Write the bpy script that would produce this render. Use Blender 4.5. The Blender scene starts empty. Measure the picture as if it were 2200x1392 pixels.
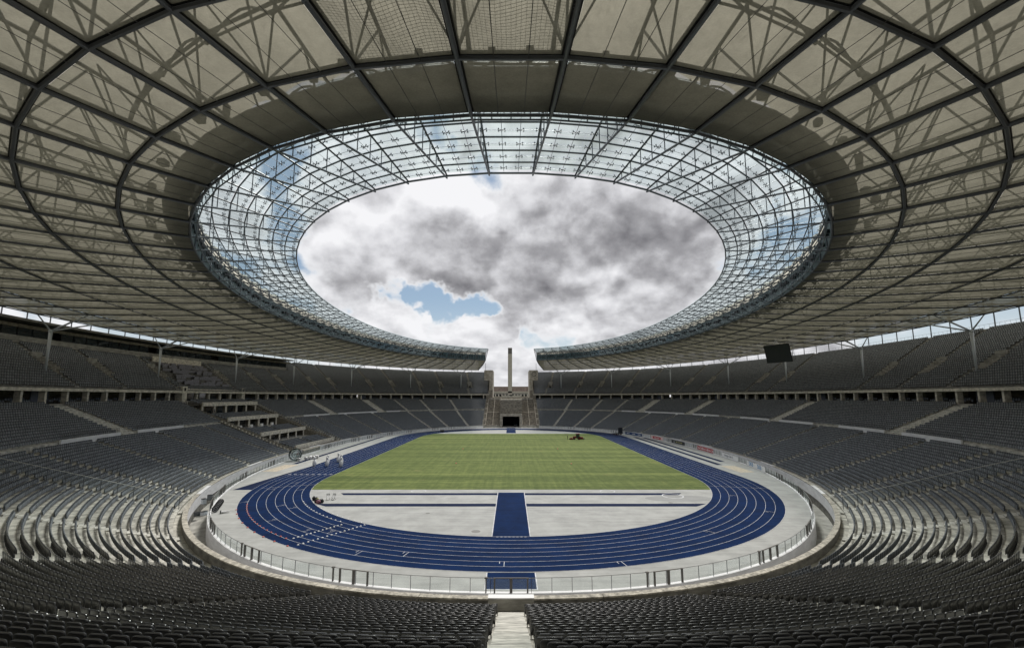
import bpy, math, random
import numpy as np
from mathutils import Vector, Matrix
random.seed(7); rng = np.random.default_rng(11)
SC = bpy.context.scene
COL = SC.collection

# ------------------------------------------------------------------ camera
CX, CY, FPX, TILT, CAMH, CAMY = 1098.0, 740.0, 902.3, 0.12404, 15.9, -129.18
cam_data = bpy.data.cameras.new('camera')
cam_data.sensor_width = 36.0
cam_data.lens = FPX / 2200.0 * 36.0
cam_data.shift_x = (1100.0 - CX) / 2200.0
cam_data.shift_y = (CY - 696.0) / 2200.0
cam_data.clip_start = 0.2
cam_data.clip_end = 9000.0
cam = bpy.data.objects.new('camera', cam_data)
cam.location = (0.0, CAMY, CAMH)
cam.rotation_euler = (math.pi / 2 + TILT, 0.0, 0.0)
COL.objects.link(cam)
SC.camera = cam

# ------------------------------------------------------------------ render and exposure
SC.view_settings.view_transform = 'Standard'
SC.view_settings.look = 'None'
SC.view_settings.exposure = 1.22
SC.view_settings.gamma = 1.0
SC.view_settings.use_curve_mapping = False
SC.cycles.use_denoising = True
SC.cycles.max_bounces = 10
SC.cycles.diffuse_bounces = 4
SC.cycles.glossy_bounces = 3
SC.cycles.transmission_bounces = 6
SC.cycles.transparent_max_bounces = 24
SC.cycles.caustics_reflective = False
SC.cycles.caustics_refractive = False

# ------------------------------------------------------------------ node helper
class NT:
    def __init__(self, tree):
        self.t = tree
    def n(self, typ, **kw):
        nd = self.t.nodes.new(typ)
        for k, v in kw.items():
            if k == 'ins':
                for kk, vv in v.items():
                    if isinstance(vv, bpy.types.NodeSocket):
                        self.t.links.new(vv, nd.inputs[kk])
                    else:
                        nd.inputs[kk].default_value = vv
            else:
                setattr(nd, k, v)
        return nd
    def math(self, op, a, b=None, c=None, clamp=False):
        nd = self.t.nodes.new('ShaderNodeMath'); nd.operation = op; nd.use_clamp = clamp
        for i, v in enumerate((a, b, c)):
            if v is None: continue
            if isinstance(v, bpy.types.NodeSocket): self.t.links.new(v, nd.inputs[i])
            else: nd.inputs[i].default_value = v
        return nd.outputs[0]
    def mix(self, fac, a, b, blend='MIX'):
        nd = self.t.nodes.new('ShaderNodeMix'); nd.data_type = 'RGBA'; nd.blend_type = blend
        for s, v in ((nd.inputs[0], fac), (nd.inputs[6], a), (nd.inputs[7], b)):
            if isinstance(v, bpy.types.NodeSocket): self.t.links.new(v, s)
            else: s.default_value = v if not isinstance(v, tuple) else (tuple(v) + (1.0,))[:4]
        return nd.outputs[2]
    def smooth(self, x, lo, hi, a=0.0, b=1.0):
        nd = self.t.nodes.new('ShaderNodeMapRange'); nd.interpolation_type = 'SMOOTHSTEP'
        self.t.links.new(x, nd.inputs[0])
        for i, v in ((1, lo), (2, hi), (3, a), (4, b)): nd.inputs[i].default_value = v
        return nd.outputs[0]
    def link(self, a, b): self.t.links.new(a, b)

# ------------------------------------------------------------------ world: sky with broken cloud
SUN_EL, SUN_AZ = math.radians(58), math.radians(9)      # azimuth from +y, positive to +x: the sun stands high in front of the camera, seats are lit from ahead
world = bpy.data.worlds.new('World'); SC.world = world; world.use_nodes = True
wt = world.node_tree; wt.nodes.clear(); W = NT(wt)
out = W.n('ShaderNodeOutputWorld')
sky = W.n('ShaderNodeTexSky', sky_type='NISHITA', sun_disc=False, sun_elevation=SUN_EL, sun_rotation=SUN_AZ)
sky.air_density = 1.0; sky.dust_density = 0.6; sky.ozone_density = 1.5
SKY_AMOUNT = ((1120, 540, 20, 0.08), (780, 560, 9, 0.08), (1450, 520, 14, 0.12), (1290, 690, 10, 0.10), (840, 710, 6, 0.08), (720, 440, 8, 0.08), (1000, 705, 4, 0.06),
              (1045, 655, 3.4, -0.125), (900, 638, 3.6, -0.14), (975, 664, 3.4, -0.125), (835, 630, 2.8, -0.12), (940, 650, 2.6, -0.06), (1150, 722, 3.4, -0.15), (1225, 728, 3.0, -0.12), (1070, 350, 5.5, -0.10), (590, 400, 7, -0.10), (640, 330, 6, -0.08),
              (900, 290, 5, -0.07), (1330, 300, 4, -0.06), (1095, 780, 8, 0.1))
SKY_DARK = ((1100, 590, 9, 0.20), (1270, 605, 10, 0.20), (1420, 590, 9, 0.18), (940, 565, 8, 0.16), (1000, 615, 5, 0.12), (770, 612, 6, 0.18), (1450, 480, 10, 0.16), (1330, 470, 9, 0.12), (1180, 540, 12, 0.12), (880, 520, 8, 0.06),
            (960, 410, 7, -0.16), (790, 480, 7, -0.08), (1250, 685, 8, -0.10), (880, 700, 8, -0.12), (1090, 410, 7, -0.16), (1280, 420, 5, -0.06))
tc = W.n('ShaderNodeTexCoord')
def wdir(px, py):
    a = (px - CX) / FPX; b = (CY - py) / FPX
    v = Vector((a, math.cos(TILT) - b * math.sin(TILT), math.sin(TILT) + b * math.cos(TILT)))
    return v.normalized()
def wblob(d, width):        # a soft bump round a sky direction, width in degrees
    dp = W.n('ShaderNodeVectorMath', operation='DOT_PRODUCT', ins={0: wpd, 1: d})
    return W.smooth(dp.outputs['Value'], math.cos(math.radians(width)), 1.0)
# cloud banks: noise looked up by direction, squeezed upright so that banks lie flat and small towards the horizon
sep = W.n('ShaderNodeSeparateXYZ', ins={0: tc.outputs['Generated']})
zz_ = W.math('POWER', W.math('MAXIMUM', sep.outputs[2], 0.0), 0.72)
lay = W.n('ShaderNodeCombineXYZ', ins={0: sep.outputs[0], 1: sep.outputs[1], 2: W.math('MULTIPLY', zz_, 1.35)})
def wnoise(scale, off, detail=12.0, rough=0.55, dist=0.0, lift=0.0):
    mp = W.n('ShaderNodeMapping', ins={'Vector': lay.outputs[0], 'Location': (off[0], off[1], off[2] + lift)})
    nz = W.n('ShaderNodeTexNoise', noise_dimensions='3D', ins={'Vector': mp.outputs[0], 'Scale': scale, 'Detail': detail, 'Roughness': rough, 'Distortion': dist})
    return nz.outputs[0]
def wpuff(scale, off, lift=0.0):
    """Rounded billows: smooth cells shaken by noise."""
    mp = W.n('ShaderNodeMapping', ins={'Vector': lay.outputs[0], 'Location': (off[0], off[1], off[2] + lift)})
    sh = W.n('ShaderNodeTexNoise', noise_dimensions='3D', ins={'Vector': mp.outputs[0], 'Scale': scale * 1.3, 'Detail': 3.0, 'Roughness': 0.6})
    ad = W.n('ShaderNodeVectorMath', operation='MULTIPLY_ADD', ins={0: sh.outputs['Color'], 1: (0.42 / scale * 2.2,) * 3, 2: mp.outputs[0]})
    vo = W.n('ShaderNodeTexVoronoi', voronoi_dimensions='3D', feature='F1', ins={'Vector': ad.outputs[0], 'Scale': scale, 'Detail': 1.0, 'Roughness': 0.5})
    return vo.outputs['Distance']
wob = W.n('ShaderNodeTexNoise', noise_dimensions='3D', ins={'Vector': tc.outputs['Generated'], 'Scale': 9.0, 'Detail': 4.0, 'Roughness': 0.62})
wv = W.n('ShaderNodeVectorMath', operation='MULTIPLY_ADD', ins={0: wob.outputs['Color'], 1: (0.21, 0.21, 0.14), 2: tc.outputs['Generated']})
wv2 = W.n('ShaderNodeVectorMath', operation='SUBTRACT', ins={0: wv.outputs[0], 1: (0.105, 0.105, 0.07)})
wn_ = W.n('ShaderNodeVectorMath', operation='NORMALIZE', ins={0: wv2.outputs[0]})
wpd = wn_.outputs[0]
LIFT = 0.045
n_big = wnoise(2.3, (3.1, 1.7, 0.4), 8.0, 0.56, 0.0)
pf = wpuff(5.0, (0.7, 2.1, 5.2)); pf_up = wpuff(5.0, (0.7, 2.1, 5.2), LIFT)
amount = W.math('ADD', W.math('MULTIPLY', n_big, 0.8), W.math('MULTIPLY', W.math('SUBTRACT', 1.56, pf), 0.17))
for (px, py, wd, amt) in SKY_AMOUNT:
    amount = W.math('ADD', amount, W.math('MULTIPLY', wblob(wdir(px, py), wd), amt))
cover = W.smooth(amount, 0.445, 0.515)
# light and dark inside the cloud: thick parts seen from below are grey, billows catch light on top
d1 = wnoise(2.2, (6.4, 0.2, 3.3), 5.0, 0.52, 0.0)
d2 = wnoise(7.0, (2.2, 4.2, 1.3), 7.0, 0.62, 0.0)
n_up = wnoise(7.0, (2.2, 4.2, 1.3), 7.0, 0.62, 0.0, LIFT * 0.7)
relief = W.math('ADD', W.math('MULTIPLY', W.math('SUBTRACT', n_up, d2), 0.85), W.math('MULTIPLY', W.math('SUBTRACT', pf, pf_up), 0.75))
thick = W.math('ADD', W.math('ADD', W.math('MULTIPLY', d1, 0.75), relief), W.math('MULTIPLY', W.math('SUBTRACT', amount, 0.5), 0.4))
for (px, py, wd, amt) in SKY_DARK:
    thick = W.math('ADD', thick, W.math('MULTIPLY', wblob(wdir(px, py), wd), amt))
darkf = W.math('MULTIPLY', W.math('SUBTRACT', thick, 0.22), 1.16, clamp=True)
ramp = W.n('ShaderNodeValToRGB', ins={0: darkf})
cr_ = ramp.color_ramp; cr_.elements[0].position = 0.0; cr_.elements[0].color = (0.395, 0.395, 0.405, 1); cr_.elements[1].position = 1.0; cr_.elements[1].color = (0.080, 0.079, 0.086, 1)
e_ = cr_.elements.new(0.26); e_.color = (0.31, 0.31, 0.322, 1)
e_ = cr_.elements.new(0.66); e_.color = (0.158, 0.157, 0.165, 1)
edge = W.smooth(amount, 0.46, 0.56)
c_cloud = W.mix(edge, (0.385, 0.39, 0.40), ramp.outputs[0])
skycol = W.mix(0.25, W.mix(1.0, sky.outputs[0], (0.034, 0.036, 0.036), 'MULTIPLY'), (0.22, 0.26, 0.285))
skycol = W.mix(W.smooth(sep.outputs[2], 0.24, 0.0, 0.0, 0.85), skycol, (0.33, 0.345, 0.36))
final = W.mix(cover, skycol, c_cloud)
bg = W.n('ShaderNodeBackground', ins={'Color': final, 'Strength': 1.0})
W.link(bg.outputs[0], out.inputs[0])

# ------------------------------------------------------------------ sun behind thin cloud
sd = bpy.data.lights.new('sun', 'SUN'); sd.energy = 1.5; sd.angle = math.radians(10); sd.color = (1.0, 0.96, 0.9)
so_ = bpy.data.objects.new('sun', sd); COL.objects.link(so_)
sdir = Vector((math.sin(SUN_AZ) * math.cos(SUN_EL), math.cos(SUN_AZ) * math.cos(SUN_EL), math.sin(SUN_EL)))
so_.rotation_euler = sdir.to_track_quat('Z', 'Y').to_euler(); so_.location = (0, 0, 120)

# ------------------------------------------------------------------ materials
def mat(name, col, rough=0.7, metal=0.0, spec=0.5, noise=None, bump=0.0, alpha=None):
    """Plain surface; noise = (scale, amount, stretch) varies the colour, bump gives fine relief."""
    m = bpy.data.materials.new(name); m.use_nodes = True
    t = NT(m.node_tree); b = m.node_tree.nodes['Principled BSDF']
    b.inputs['Roughness'].default_value = rough; b.inputs['Metallic'].default_value = metal
    b.inputs['Specular IOR Level'].default_value = spec
    b.inputs['Base Color'].default_value = tuple(col) + (1,)
    if noise:
        sc, am, st = noise
        g = t.n('ShaderNodeNewGeometry')
        mp = t.n('ShaderNodeMapping', ins={'Vector': g.outputs['Position'], 'Scale': st})
        nz = t.n('ShaderNodeTexNoise', ins={'Vector': mp.outputs[0], 'Scale': sc, 'Detail': 7.0, 'Roughness': 0.62})
        f = t.smooth(nz.outputs[0], 0.3, 0.7)
        lo = tuple(c * (1 - am) for c in col); hi = tuple(min(1, c * (1 + am * 0.7)) for c in col)
        t.link(t.mix(f, lo, hi), b.inputs['Base Color'])
        if bump:
            bp = t.n('ShaderNodeBump', ins={'Height': nz.outputs[0], 'Strength': bump, 'Distance': 0.02})
            t.link(bp.outputs[0], b.inputs['Normal'])
    return m
U1 = (1, 1, 1)
M = {}
M['concrete'] = mat('concrete', (0.36, 0.35, 0.32), 0.85, noise=(0.7, 0.35, (1, 1, 3)), bump=0.3)
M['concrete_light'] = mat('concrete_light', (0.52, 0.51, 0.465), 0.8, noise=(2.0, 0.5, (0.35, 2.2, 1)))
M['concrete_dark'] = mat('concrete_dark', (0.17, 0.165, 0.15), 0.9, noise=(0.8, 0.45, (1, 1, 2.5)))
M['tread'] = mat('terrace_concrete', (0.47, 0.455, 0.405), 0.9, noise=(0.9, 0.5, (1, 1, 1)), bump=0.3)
M['white_wall'] = mat('white_painted_concrete', (0.72, 0.72, 0.73), 0.6, noise=(0.5, 0.14, (1, 1, 4)))
M['stone'] = mat('shell_limestone', (0.38, 0.335, 0.265), 0.9, noise=(1.4, 0.4, (1, 1, 1.6)), bump=0.4)
M['stone_light'] = mat('pale_limestone', (0.64, 0.60, 0.51), 0.88, noise=(1.2, 0.35, (1, 1, 1.6)), bump=0.3)
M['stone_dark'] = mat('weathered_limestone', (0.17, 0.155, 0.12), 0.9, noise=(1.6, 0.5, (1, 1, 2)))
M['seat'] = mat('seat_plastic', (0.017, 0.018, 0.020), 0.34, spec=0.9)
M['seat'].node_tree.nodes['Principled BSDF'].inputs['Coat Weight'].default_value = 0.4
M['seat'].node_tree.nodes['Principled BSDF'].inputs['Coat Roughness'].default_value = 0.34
M['seat_far'] = mat('seat_plastic_lit', (0.056, 0.064, 0.073), 0.52, spec=0.35, noise=(1.7, 0.45, U1))  # paler copy of the seat plastic: daylight on distant rows put into the colour
M['seat_pan_far'] = mat('seat_pan_glint', (0.185, 0.20, 0.215), 0.5, spec=0.4, noise=(1.3, 0.35, U1))  # pan painted lighter than the back to imitate the glint on each seat
M['bracket'] = mat('seat_bracket_steel', (0.30, 0.32, 0.33), 0.45, 0.6)
M['rail_black'] = mat('black_railing', (0.02, 0.02, 0.022), 0.4)
M['steel'] = mat('painted_steel', (0.12, 0.13, 0.145), 0.42, 0.25)
M['steel_light'] = mat('column_steel', (0.58, 0.62, 0.66), 0.38, 0.15)
M['steel_mid'] = mat('glazing_steel', (0.17, 0.19, 0.205), 0.42, 0.3)
M['black'] = mat('black_rubber_and_shade', (0.012, 0.012, 0.013), 0.75)
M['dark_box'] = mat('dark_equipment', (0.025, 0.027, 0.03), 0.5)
M['screen'] = mat('dark_screen', (0.018, 0.021, 0.03), 0.45)
M['window'] = mat('dark_glazing', (0.02, 0.03, 0.035), 0.06, spec=0.9)
M['desk'] = mat('press_desk_laminate', (0.24, 0.235, 0.265), 0.45, noise=(3, 0.25, U1))
M['blue_wall'] = mat('grey_blue_panel', (0.10, 0.11, 0.14), 0.6)
M['track_line'] = mat('line_paint', (0.54, 0.55, 0.58), 0.7, noise=(1.5, 0.3, U1))
M['white'] = mat('white_vinyl', (0.80, 0.80, 0.80), 0.35)
M['black_paint'] = mat('black_print', (0.03, 0.03, 0.03), 0.5)
M['red'] = mat('red_paint', (0.15, 0.014, 0.010), 0.4)
M['cone_red'] = mat('orange_red_plastic', (0.60, 0.13, 0.09), 0.45)
M['tyre'] = mat('tyre_rubber', (0.016, 0.016, 0.017), 0.7)
M['yellow'] = mat('yellow_fabric', (0.42, 0.40, 0.12), 0.6)
M['pink'] = mat('pink_fabric', (0.30, 0.13, 0.16), 0.6)
M['skin'] = mat('skin', (0.45, 0.28, 0.20), 0.6)
M['dark_cloth'] = mat('dark_clothing', (0.02, 0.022, 0.025), 0.85)
M['sand'] = mat('sand', (0.50, 0.44, 0.35), 0.95, noise=(2.0, 0.25, U1))
M['gate_stone'] = mat('gateway_limestone', (0.25, 0.225, 0.185), 0.9, noise=(0.9, 0.5, (1, 1, 1.6)), bump=0.4)
M['gate_light'] = mat('gateway_pale_limestone', (0.42, 0.385, 0.32), 0.9, noise=(0.8, 0.4, (1, 1, 1.6)), bump=0.3)
M['coping'] = mat('coping_limestone', (0.40, 0.375, 0.32), 0.9, noise=(2.6, 0.55, U1), bump=0.4)
M['terrain'] = mat('parkland_grass', (0.07, 0.085, 0.035), 0.95, noise=(0.05, 0.4, U1))
M['foliage'] = mat('foliage', (0.05, 0.075, 0.03), 0.9, noise=(0.6, 0.5, U1))
M['roof_tile'] = mat('pinkish_stone', (0.27, 0.205, 0.175), 0.9, noise=(0.3, 0.25, U1))

def tartan(name, col, streak):
    m = mat(name, col, 0.92, spec=0.1)
    t = NT(m.node_tree); b = m.node_tree.nodes['Principled BSDF']
    g = t.n('ShaderNodeNewGeometry')
    a = t.n('ShaderNodeTexNoise', ins={'Vector': g.outputs['Position'], 'Scale': 0.35, 'Detail': 8.0, 'Roughness': 0.65})
    mp = t.n('ShaderNodeMapping', ins={'Vector': g.outputs['Position'], 'Scale': (0.12, 1.6, 1)})
    s = t.n('ShaderNodeTexNoise', ins={'Vector': mp.outputs[0], 'Scale': 1.0, 'Detail': 6.0, 'Roughness': 0.7})
    f = t.math('ADD', t.math('MULTIPLY', t.smooth(a.outputs[0], 0.3, 0.7), 0.55), t.math('MULTIPLY', t.smooth(s.outputs[0], 0.3, 0.7), 0.45))
    lo = tuple(c * (1 - streak) for c in col); hi = tuple(c * (1 + streak * 0.6) for c in col)
    cc = t.mix(f, lo, hi)
    sp = t.n('ShaderNodeTexNoise', ins={'Vector': g.outputs['Position'], 'Scale': 1.9, 'Detail': 10.0, 'Roughness': 0.8, 'Distortion': 0.6})
    cc = t.mix(t.math('MULTIPLY', t.smooth(sp.outputs[0], 0.55, 0.72), 0.30), cc, tuple(c * 0.62 for c in col))
    mq = t.n('ShaderNodeMapping', ins={'Vector': g.outputs['Position'], 'Scale': (1.0, 0.22, 1), 'Rotation': (0, 0, 0.5)})
    s2 = t.n('ShaderNodeTexNoise', ins={'Vector': mq.outputs[0], 'Scale': 0.5, 'Detail': 8.0, 'Roughness': 0.75, 'Distortion': 0.9})
    cc = t.mix(t.math('MULTIPLY', t.smooth(s2.outputs[0], 0.56, 0.70), 0.28), cc, tuple(min(1, c * 1.25 + 0.012) for c in col))
    t.link(cc, b.inputs['Base Color'])
    gr = t.n('ShaderNodeTexNoise', ins={'Vector': g.outputs['Position'], 'Scale': 60.0, 'Detail': 2.0})
    bp = t.n('ShaderNodeBump', ins={'Height': gr.outputs[0], 'Strength': 0.25, 'Distance': 0.01})
    t.link(bp.outputs[0], b.inputs['Normal'])
    return m
M['track'] = tartan('blue_tartan', (0.0020, 0.0160, 0.066), 0.42)
M['track_dark'] = tartan('dark_blue_tartan', (0.008, 0.016, 0.050), 0.30)
M['grey_tartan'] = tartan('grey_tartan', (0.375, 0.38, 0.368), 0.26)

def grass_material():
    m = mat('turf', (0.1, 0.15, 0.03), 0.9, spec=0.2)
    t = NT(m.node_tree); b = m.node_tree.nodes['Principled BSDF']
    g = t.n('ShaderNodeNewGeometry'); pos = g.outputs['Position']
    sx = t.n('ShaderNodeSeparateXYZ', ins={0: pos})
    # rolled bands across the pitch of uneven width
    mp = t.n('ShaderNodeMapping', ins={'Vector': pos, 'Scale': (0.004, 0.17, 1)})
    band = t.n('ShaderNodeTexNoise', ins={'Vector': mp.outputs[0], 'Scale': 1.0, 'Detail': 3.0, 'Roughness': 0.5})
    bw = t.smooth(band.outputs[0], 0.38, 0.62)
    mp2 = t.n('ShaderNodeMapping', ins={'Vector': pos, 'Scale': (0.02, 1.1, 1)})
    st = t.n('ShaderNodeTexNoise', ins={'Vector': mp2.outputs[0], 'Scale': 1.0, 'Detail': 5.0, 'Roughness': 0.6})
    mp3 = t.n('ShaderNodeMapping', ins={'Vector': pos, 'Scale': (1.4, 0.05, 1)})
    st2 = t.n('ShaderNodeTexNoise', ins={'Vector': mp3.outputs[0], 'Scale': 1.0, 'Detail': 4.0, 'Roughness': 0.6})
    cl = t.n('ShaderNodeTexNoise', ins={'Vector': pos, 'Scale': 0.55, 'Detail': 8.0, 'Roughness': 0.7})
    fine = t.n('ShaderNodeTexNoise', ins={'Vector': pos, 'Scale': 6.0, 'Detail': 6.0, 'Roughness': 0.75})
    f = t.math('ADD', t.math('ADD', t.math('MULTIPLY', bw, 0.24), t.math('MULTIPLY', t.smooth(st.outputs[0], 0.3, 0.7), 0.26)),
               t.math('ADD', t.math('MULTIPLY', t.smooth(cl.outputs[0], 0.3, 0.7), 0.24), t.math('MULTIPLY', t.smooth(st2.outputs[0], 0.3, 0.7), 0.16)))
    c = t.mix(t.smooth(f, 0.2, 0.85), (0.050, 0.080, 0.018), (0.165, 0.205, 0.058))
    c = t.mix(t.math('MULTIPLY', t.smooth(fine.outputs[0], 0.35, 0.75), 0.5), c, (0.16, 0.17, 0.062))
    worn = t.n('ShaderNodeTexNoise', ins={'Vector': pos, 'Scale': 0.16, 'Detail': 9.0, 'Roughness': 0.72})
    c = t.mix(t.math('MULTIPLY', t.smooth(worn.outputs[0], 0.58, 0.74), 0.55), c, (0.24, 0.22, 0.09))
    t.link(c, b.inputs['Base Color'])
    bp = t.n('ShaderNodeBump', ins={'Height': fine.outputs[0], 'Strength': 0.6, 'Distance': 0.05})
    t.link(bp.outputs[0], b.inputs['Normal'])
    return m
M['turf'] = grass_material()

def membrane(name, col, trans, see, weave):
    """Coated fabric: scatters light through; see = share of open mesh that lets the eye through."""
    m = bpy.data.materials.new(name); m.use_nodes = True; m.node_tree.nodes.clear(); t = NT(m.node_tree)
    o = t.n('ShaderNodeOutputMaterial')
    g = t.n('ShaderNodeNewGeometry')
    nz = t.n('ShaderNodeTexNoise', ins={'Vector': g.outputs['Position'], 'Scale': 0.5, 'Detail': 8.0, 'Roughness': 0.7})
    w2 = t.n('ShaderNodeTexNoise', ins={'Vector': g.outputs['Position'], 'Scale': weave, 'Detail': 3.0, 'Roughness': 0.7})
    f = t.math('ADD', t.math('MULTIPLY', t.smooth(nz.outputs[0], 0.3, 0.7), 0.6), t.math('MULTIPLY', t.smooth(w2.outputs[0], 0.3, 0.7), 0.4))
    c = t.mix(f, tuple(x * 0.72 for x in col), tuple(min(1, x * 1.14) for x in col))
    oi = t.n('ShaderNodeObjectInfo')
    c = t.mix(t.math('MULTIPLY', oi.outputs['Random'], 0.24), c, tuple(x * 0.55 for x in col))
    mp = t.n('ShaderNodeMapping', ins={'Vector': g.outputs['Position'], 'Scale': (2.2, 2.2, 0.3), 'Rotation': (0, 0, 0.7)})
    stn = t.n('ShaderNodeTexNoise', ins={'Vector': mp.outputs[0], 'Scale': 0.55, 'Detail': 9.0, 'Roughness': 0.75, 'Distortion': 1.2})
    c = t.mix(t.math('MULTIPLY', t.smooth(stn.outputs[0], 0.52, 0.75), 0.38), c, tuple(x * 0.5 for x in col))
    d = t.n('ShaderNodeBsdfDiffuse', ins={'Color': c, 'Roughness': 0.6})
    tr = t.n('ShaderNodeBsdfTranslucent', ins={'Color': c})
    mx = t.n('ShaderNodeMixShader', ins={0: trans, 1: d.outputs[0], 2: tr.outputs[0]})
    if see > 0:
        tp = t.n('ShaderNodeBsdfTransparent', ins={'Color': (0.96, 0.93, 0.86, 1)})
        lw = t.n('ShaderNodeLayerWeight', ins={'Blend': 0.5})
        fac = t.math('MULTIPLY', t.math('SUBTRACT', 1.0, lw.outputs['Facing']), see * 1.25, clamp=True)
        mx = t.n('ShaderNodeMixShader', ins={0: fac, 1: mx.outputs[0], 2: tp.outputs[0]})
    t.link(mx.outputs[0], o.inputs[0])
    return m
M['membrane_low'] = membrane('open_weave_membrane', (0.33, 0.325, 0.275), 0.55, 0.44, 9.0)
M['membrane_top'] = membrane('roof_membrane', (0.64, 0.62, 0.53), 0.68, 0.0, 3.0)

def glass(name, tint, refl, rough=0.02, see=0.9):
    m = bpy.data.materials.new(name); m.use_nodes = True; m.node_tree.nodes.clear(); t = NT(m.node_tree)
    o = t.n('ShaderNodeOutputMaterial')
    tp = t.n('ShaderNodeBsdfTransparent', ins={'Color': tint + (1,)})
    gl = t.n('ShaderNodeBsdfGlossy', ins={'Color': (0.9, 0.95, 0.95, 1), 'Roughness': rough})
    df = t.n('ShaderNodeBsdfTranslucent', ins={'Color': (0.62, 0.72, 0.72, 1)})
    fr = t.n('ShaderNodeFresnel', ins={'IOR': 1.35})
    fac = t.math('MULTIPLY', fr.outputs[0], refl, clamp=True)
    a = t.n('ShaderNodeMixShader', ins={0: see, 1: df.outputs[0], 2: tp.outputs[0]})
    b = t.n('ShaderNodeMixShader', ins={0: fac, 1: a.outputs[0], 2: gl.outputs[0]})
    t.link(b.outputs[0], o.inputs[0])
    return m
M['roof_glass'] = glass('roof_glazing', (0.93, 0.965, 0.965), 0.14, 0.05, 0.945)
M['fence_glass'] = glass('balustrade_glass', (0.975, 0.985, 0.98), 0.22, 0.03, 0.97)
M['ball_film'] = glass('clear_vinyl_film', (0.95, 0.96, 0.97), 1.2, 0.06, 0.78)

# ------------------------------------------------------------------ object helpers
def link_mesh(name, me, material=None, parent=None):
    o = bpy.data.objects.new(name, me); COL.objects.link(o)
    if material is not None and len(me.materials) == 0: me.materials.append(material)
    if parent is not None: o.parent = parent
    return o
def tag(o, label=None, cat=None, group=None, kind=None):
    if label: o['label'] = label
    if cat: o['category'] = cat
    if group: o['group'] = group
    if kind: o['kind'] = kind
    return o
def thing(name, label, cat, loc=(0, 0, 0), rz=0.0, group=None, kind=None):
    o = bpy.data.objects.new(name, None); COL.objects.link(o); o.empty_display_size = 0.2
    o.location = loc; o.rotation_euler = (0, 0, rz)
    return tag(o, label, cat, group, kind)
def copy_tree(o, parent=None):
    c = o.copy(); COL.objects.link(c); c.parent = parent
    for ch in list(o.children):
        copy_tree(ch, c)
    return c

class MB:
    def __init__(self): self.v = []; self.f = []; self.n = 0; self.mi = []
    def add(self, verts, faces, mi=0):
        b = self.n
        self.v.extend([tuple(map(float, p)) for p in verts]); self.n += len(verts)
        self.f.extend([tuple(i + b for i in f) for f in faces]); self.mi.extend([mi] * len(faces))
        return self
    def box(self, lo, hi, mi=0):
        x0, y0, z0 = lo; x1, y1, z1 = hi
        v = [(x0, y0, z0), (x1, y0, z0), (x1, y1, z0), (x0, y1, z0), (x0, y0, z1), (x1, y0, z1), (x1, y1, z1), (x0, y1, z1)]
        return self.add(v, [(0, 3, 2, 1), (4, 5, 6, 7), (0, 1, 5, 4), (1, 2, 6, 5), (2, 3, 7, 6), (3, 0, 4, 7)], mi)
    def hexa(self, p, mi=0):      # eight corners: bottom four, top four
        return self.add(p, [(0, 3, 2, 1), (4, 5, 6, 7), (0, 1, 5, 4), (1, 2, 6, 5), (2, 3, 7, 6), (3, 0, 4, 7)], mi)
    def tube(self, p, q, r, n=6, r2=None, cap=True, mi=0):
        p = Vector(p); q = Vector(q); d = q - p
        if d.length < 1e-6: return self
        d.normalize(); a = Vector((0, 0, 1)) if abs(d.z) < 0.9 else Vector((1, 0, 0))
        u = d.cross(a).normalized(); w = d.cross(u); r2 = r if r2 is None else r2
        v = []
        for c, rr in ((p, r), (q, r2)):
            for i in range(n):
                t = 2 * math.pi * i / n
                v.append(c + u * (rr * math.cos(t)) + w * (rr * math.sin(t)))
        f = [(i, (i + 1) % n, n + (i + 1) % n, n + i) for i in range(n)]
        if cap: f += [tuple(range(n - 1, -1, -1)), tuple(range(n, 2 * n))]
        return self.add(v, f, mi)
    def path(self, pts, r, n=6, mi=0):
        for a, b in zip(pts[:-1], pts[1:]): self.tube(a, b, r, n, cap=False, mi=mi)
        return self
    def lathe(self, prof, n=12, c=(0, 0, 0), mi=0):     # profile of (radius, z) from bottom to top
        v = []
        for (r, z) in prof:
            for i in range(n):
                t = 2 * math.pi * i / n; v.append((c[0] + r * math.cos(t), c[1] + r * math.sin(t), c[2] + z))
        f = []
        for k in range(len(prof) - 1):
            for i in range(n):
                j = (i + 1) % n; f.append((k * n + i, k * n + j, (k + 1) * n + j, (k + 1) * n + i))
        f += [tuple(range(n - 1, -1, -1)), tuple(range((len(prof) - 1) * n, len(prof) * n))]
        return self.add(v, f, mi)
    def poly(self, pts, z, mi=0):
        return self.add([(p[0], p[1], z) for p in pts], [tuple(range(len(pts)))], mi)
    def prism(self, pts, z0, z1, mi=0):
        n = len(pts)
        v = [(p[0], p[1], z0) for p in pts] + [(p[0], p[1], z1) for p in pts]
        return self.add(v, [tuple(range(n - 1, -1, -1)), tuple(range(n, 2 * n))] + [(i, (i + 1) % n, n + (i + 1) % n, n + i) for i in range(n)], mi)
    def mesh(self, name, mats=None, smooth=False):
        me = bpy.data.meshes.new(name); me.from_pydata(self.v, [], self.f)
        for m in (mats or []): me.materials.append(m)
        if mats and len(mats) > 1: me.polygons.foreach_set('material_index', self.mi)
        if smooth: me.polygons.foreach_set('use_smooth', [True] * len(self.f))
        me.update(); return me
    def build(self, name, m, parent=None, smooth=False):
        ms = list(m) if isinstance(m, (list, tuple)) else [m]
        return link_mesh(name, self.mesh(name, ms, smooth), None, parent)

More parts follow.
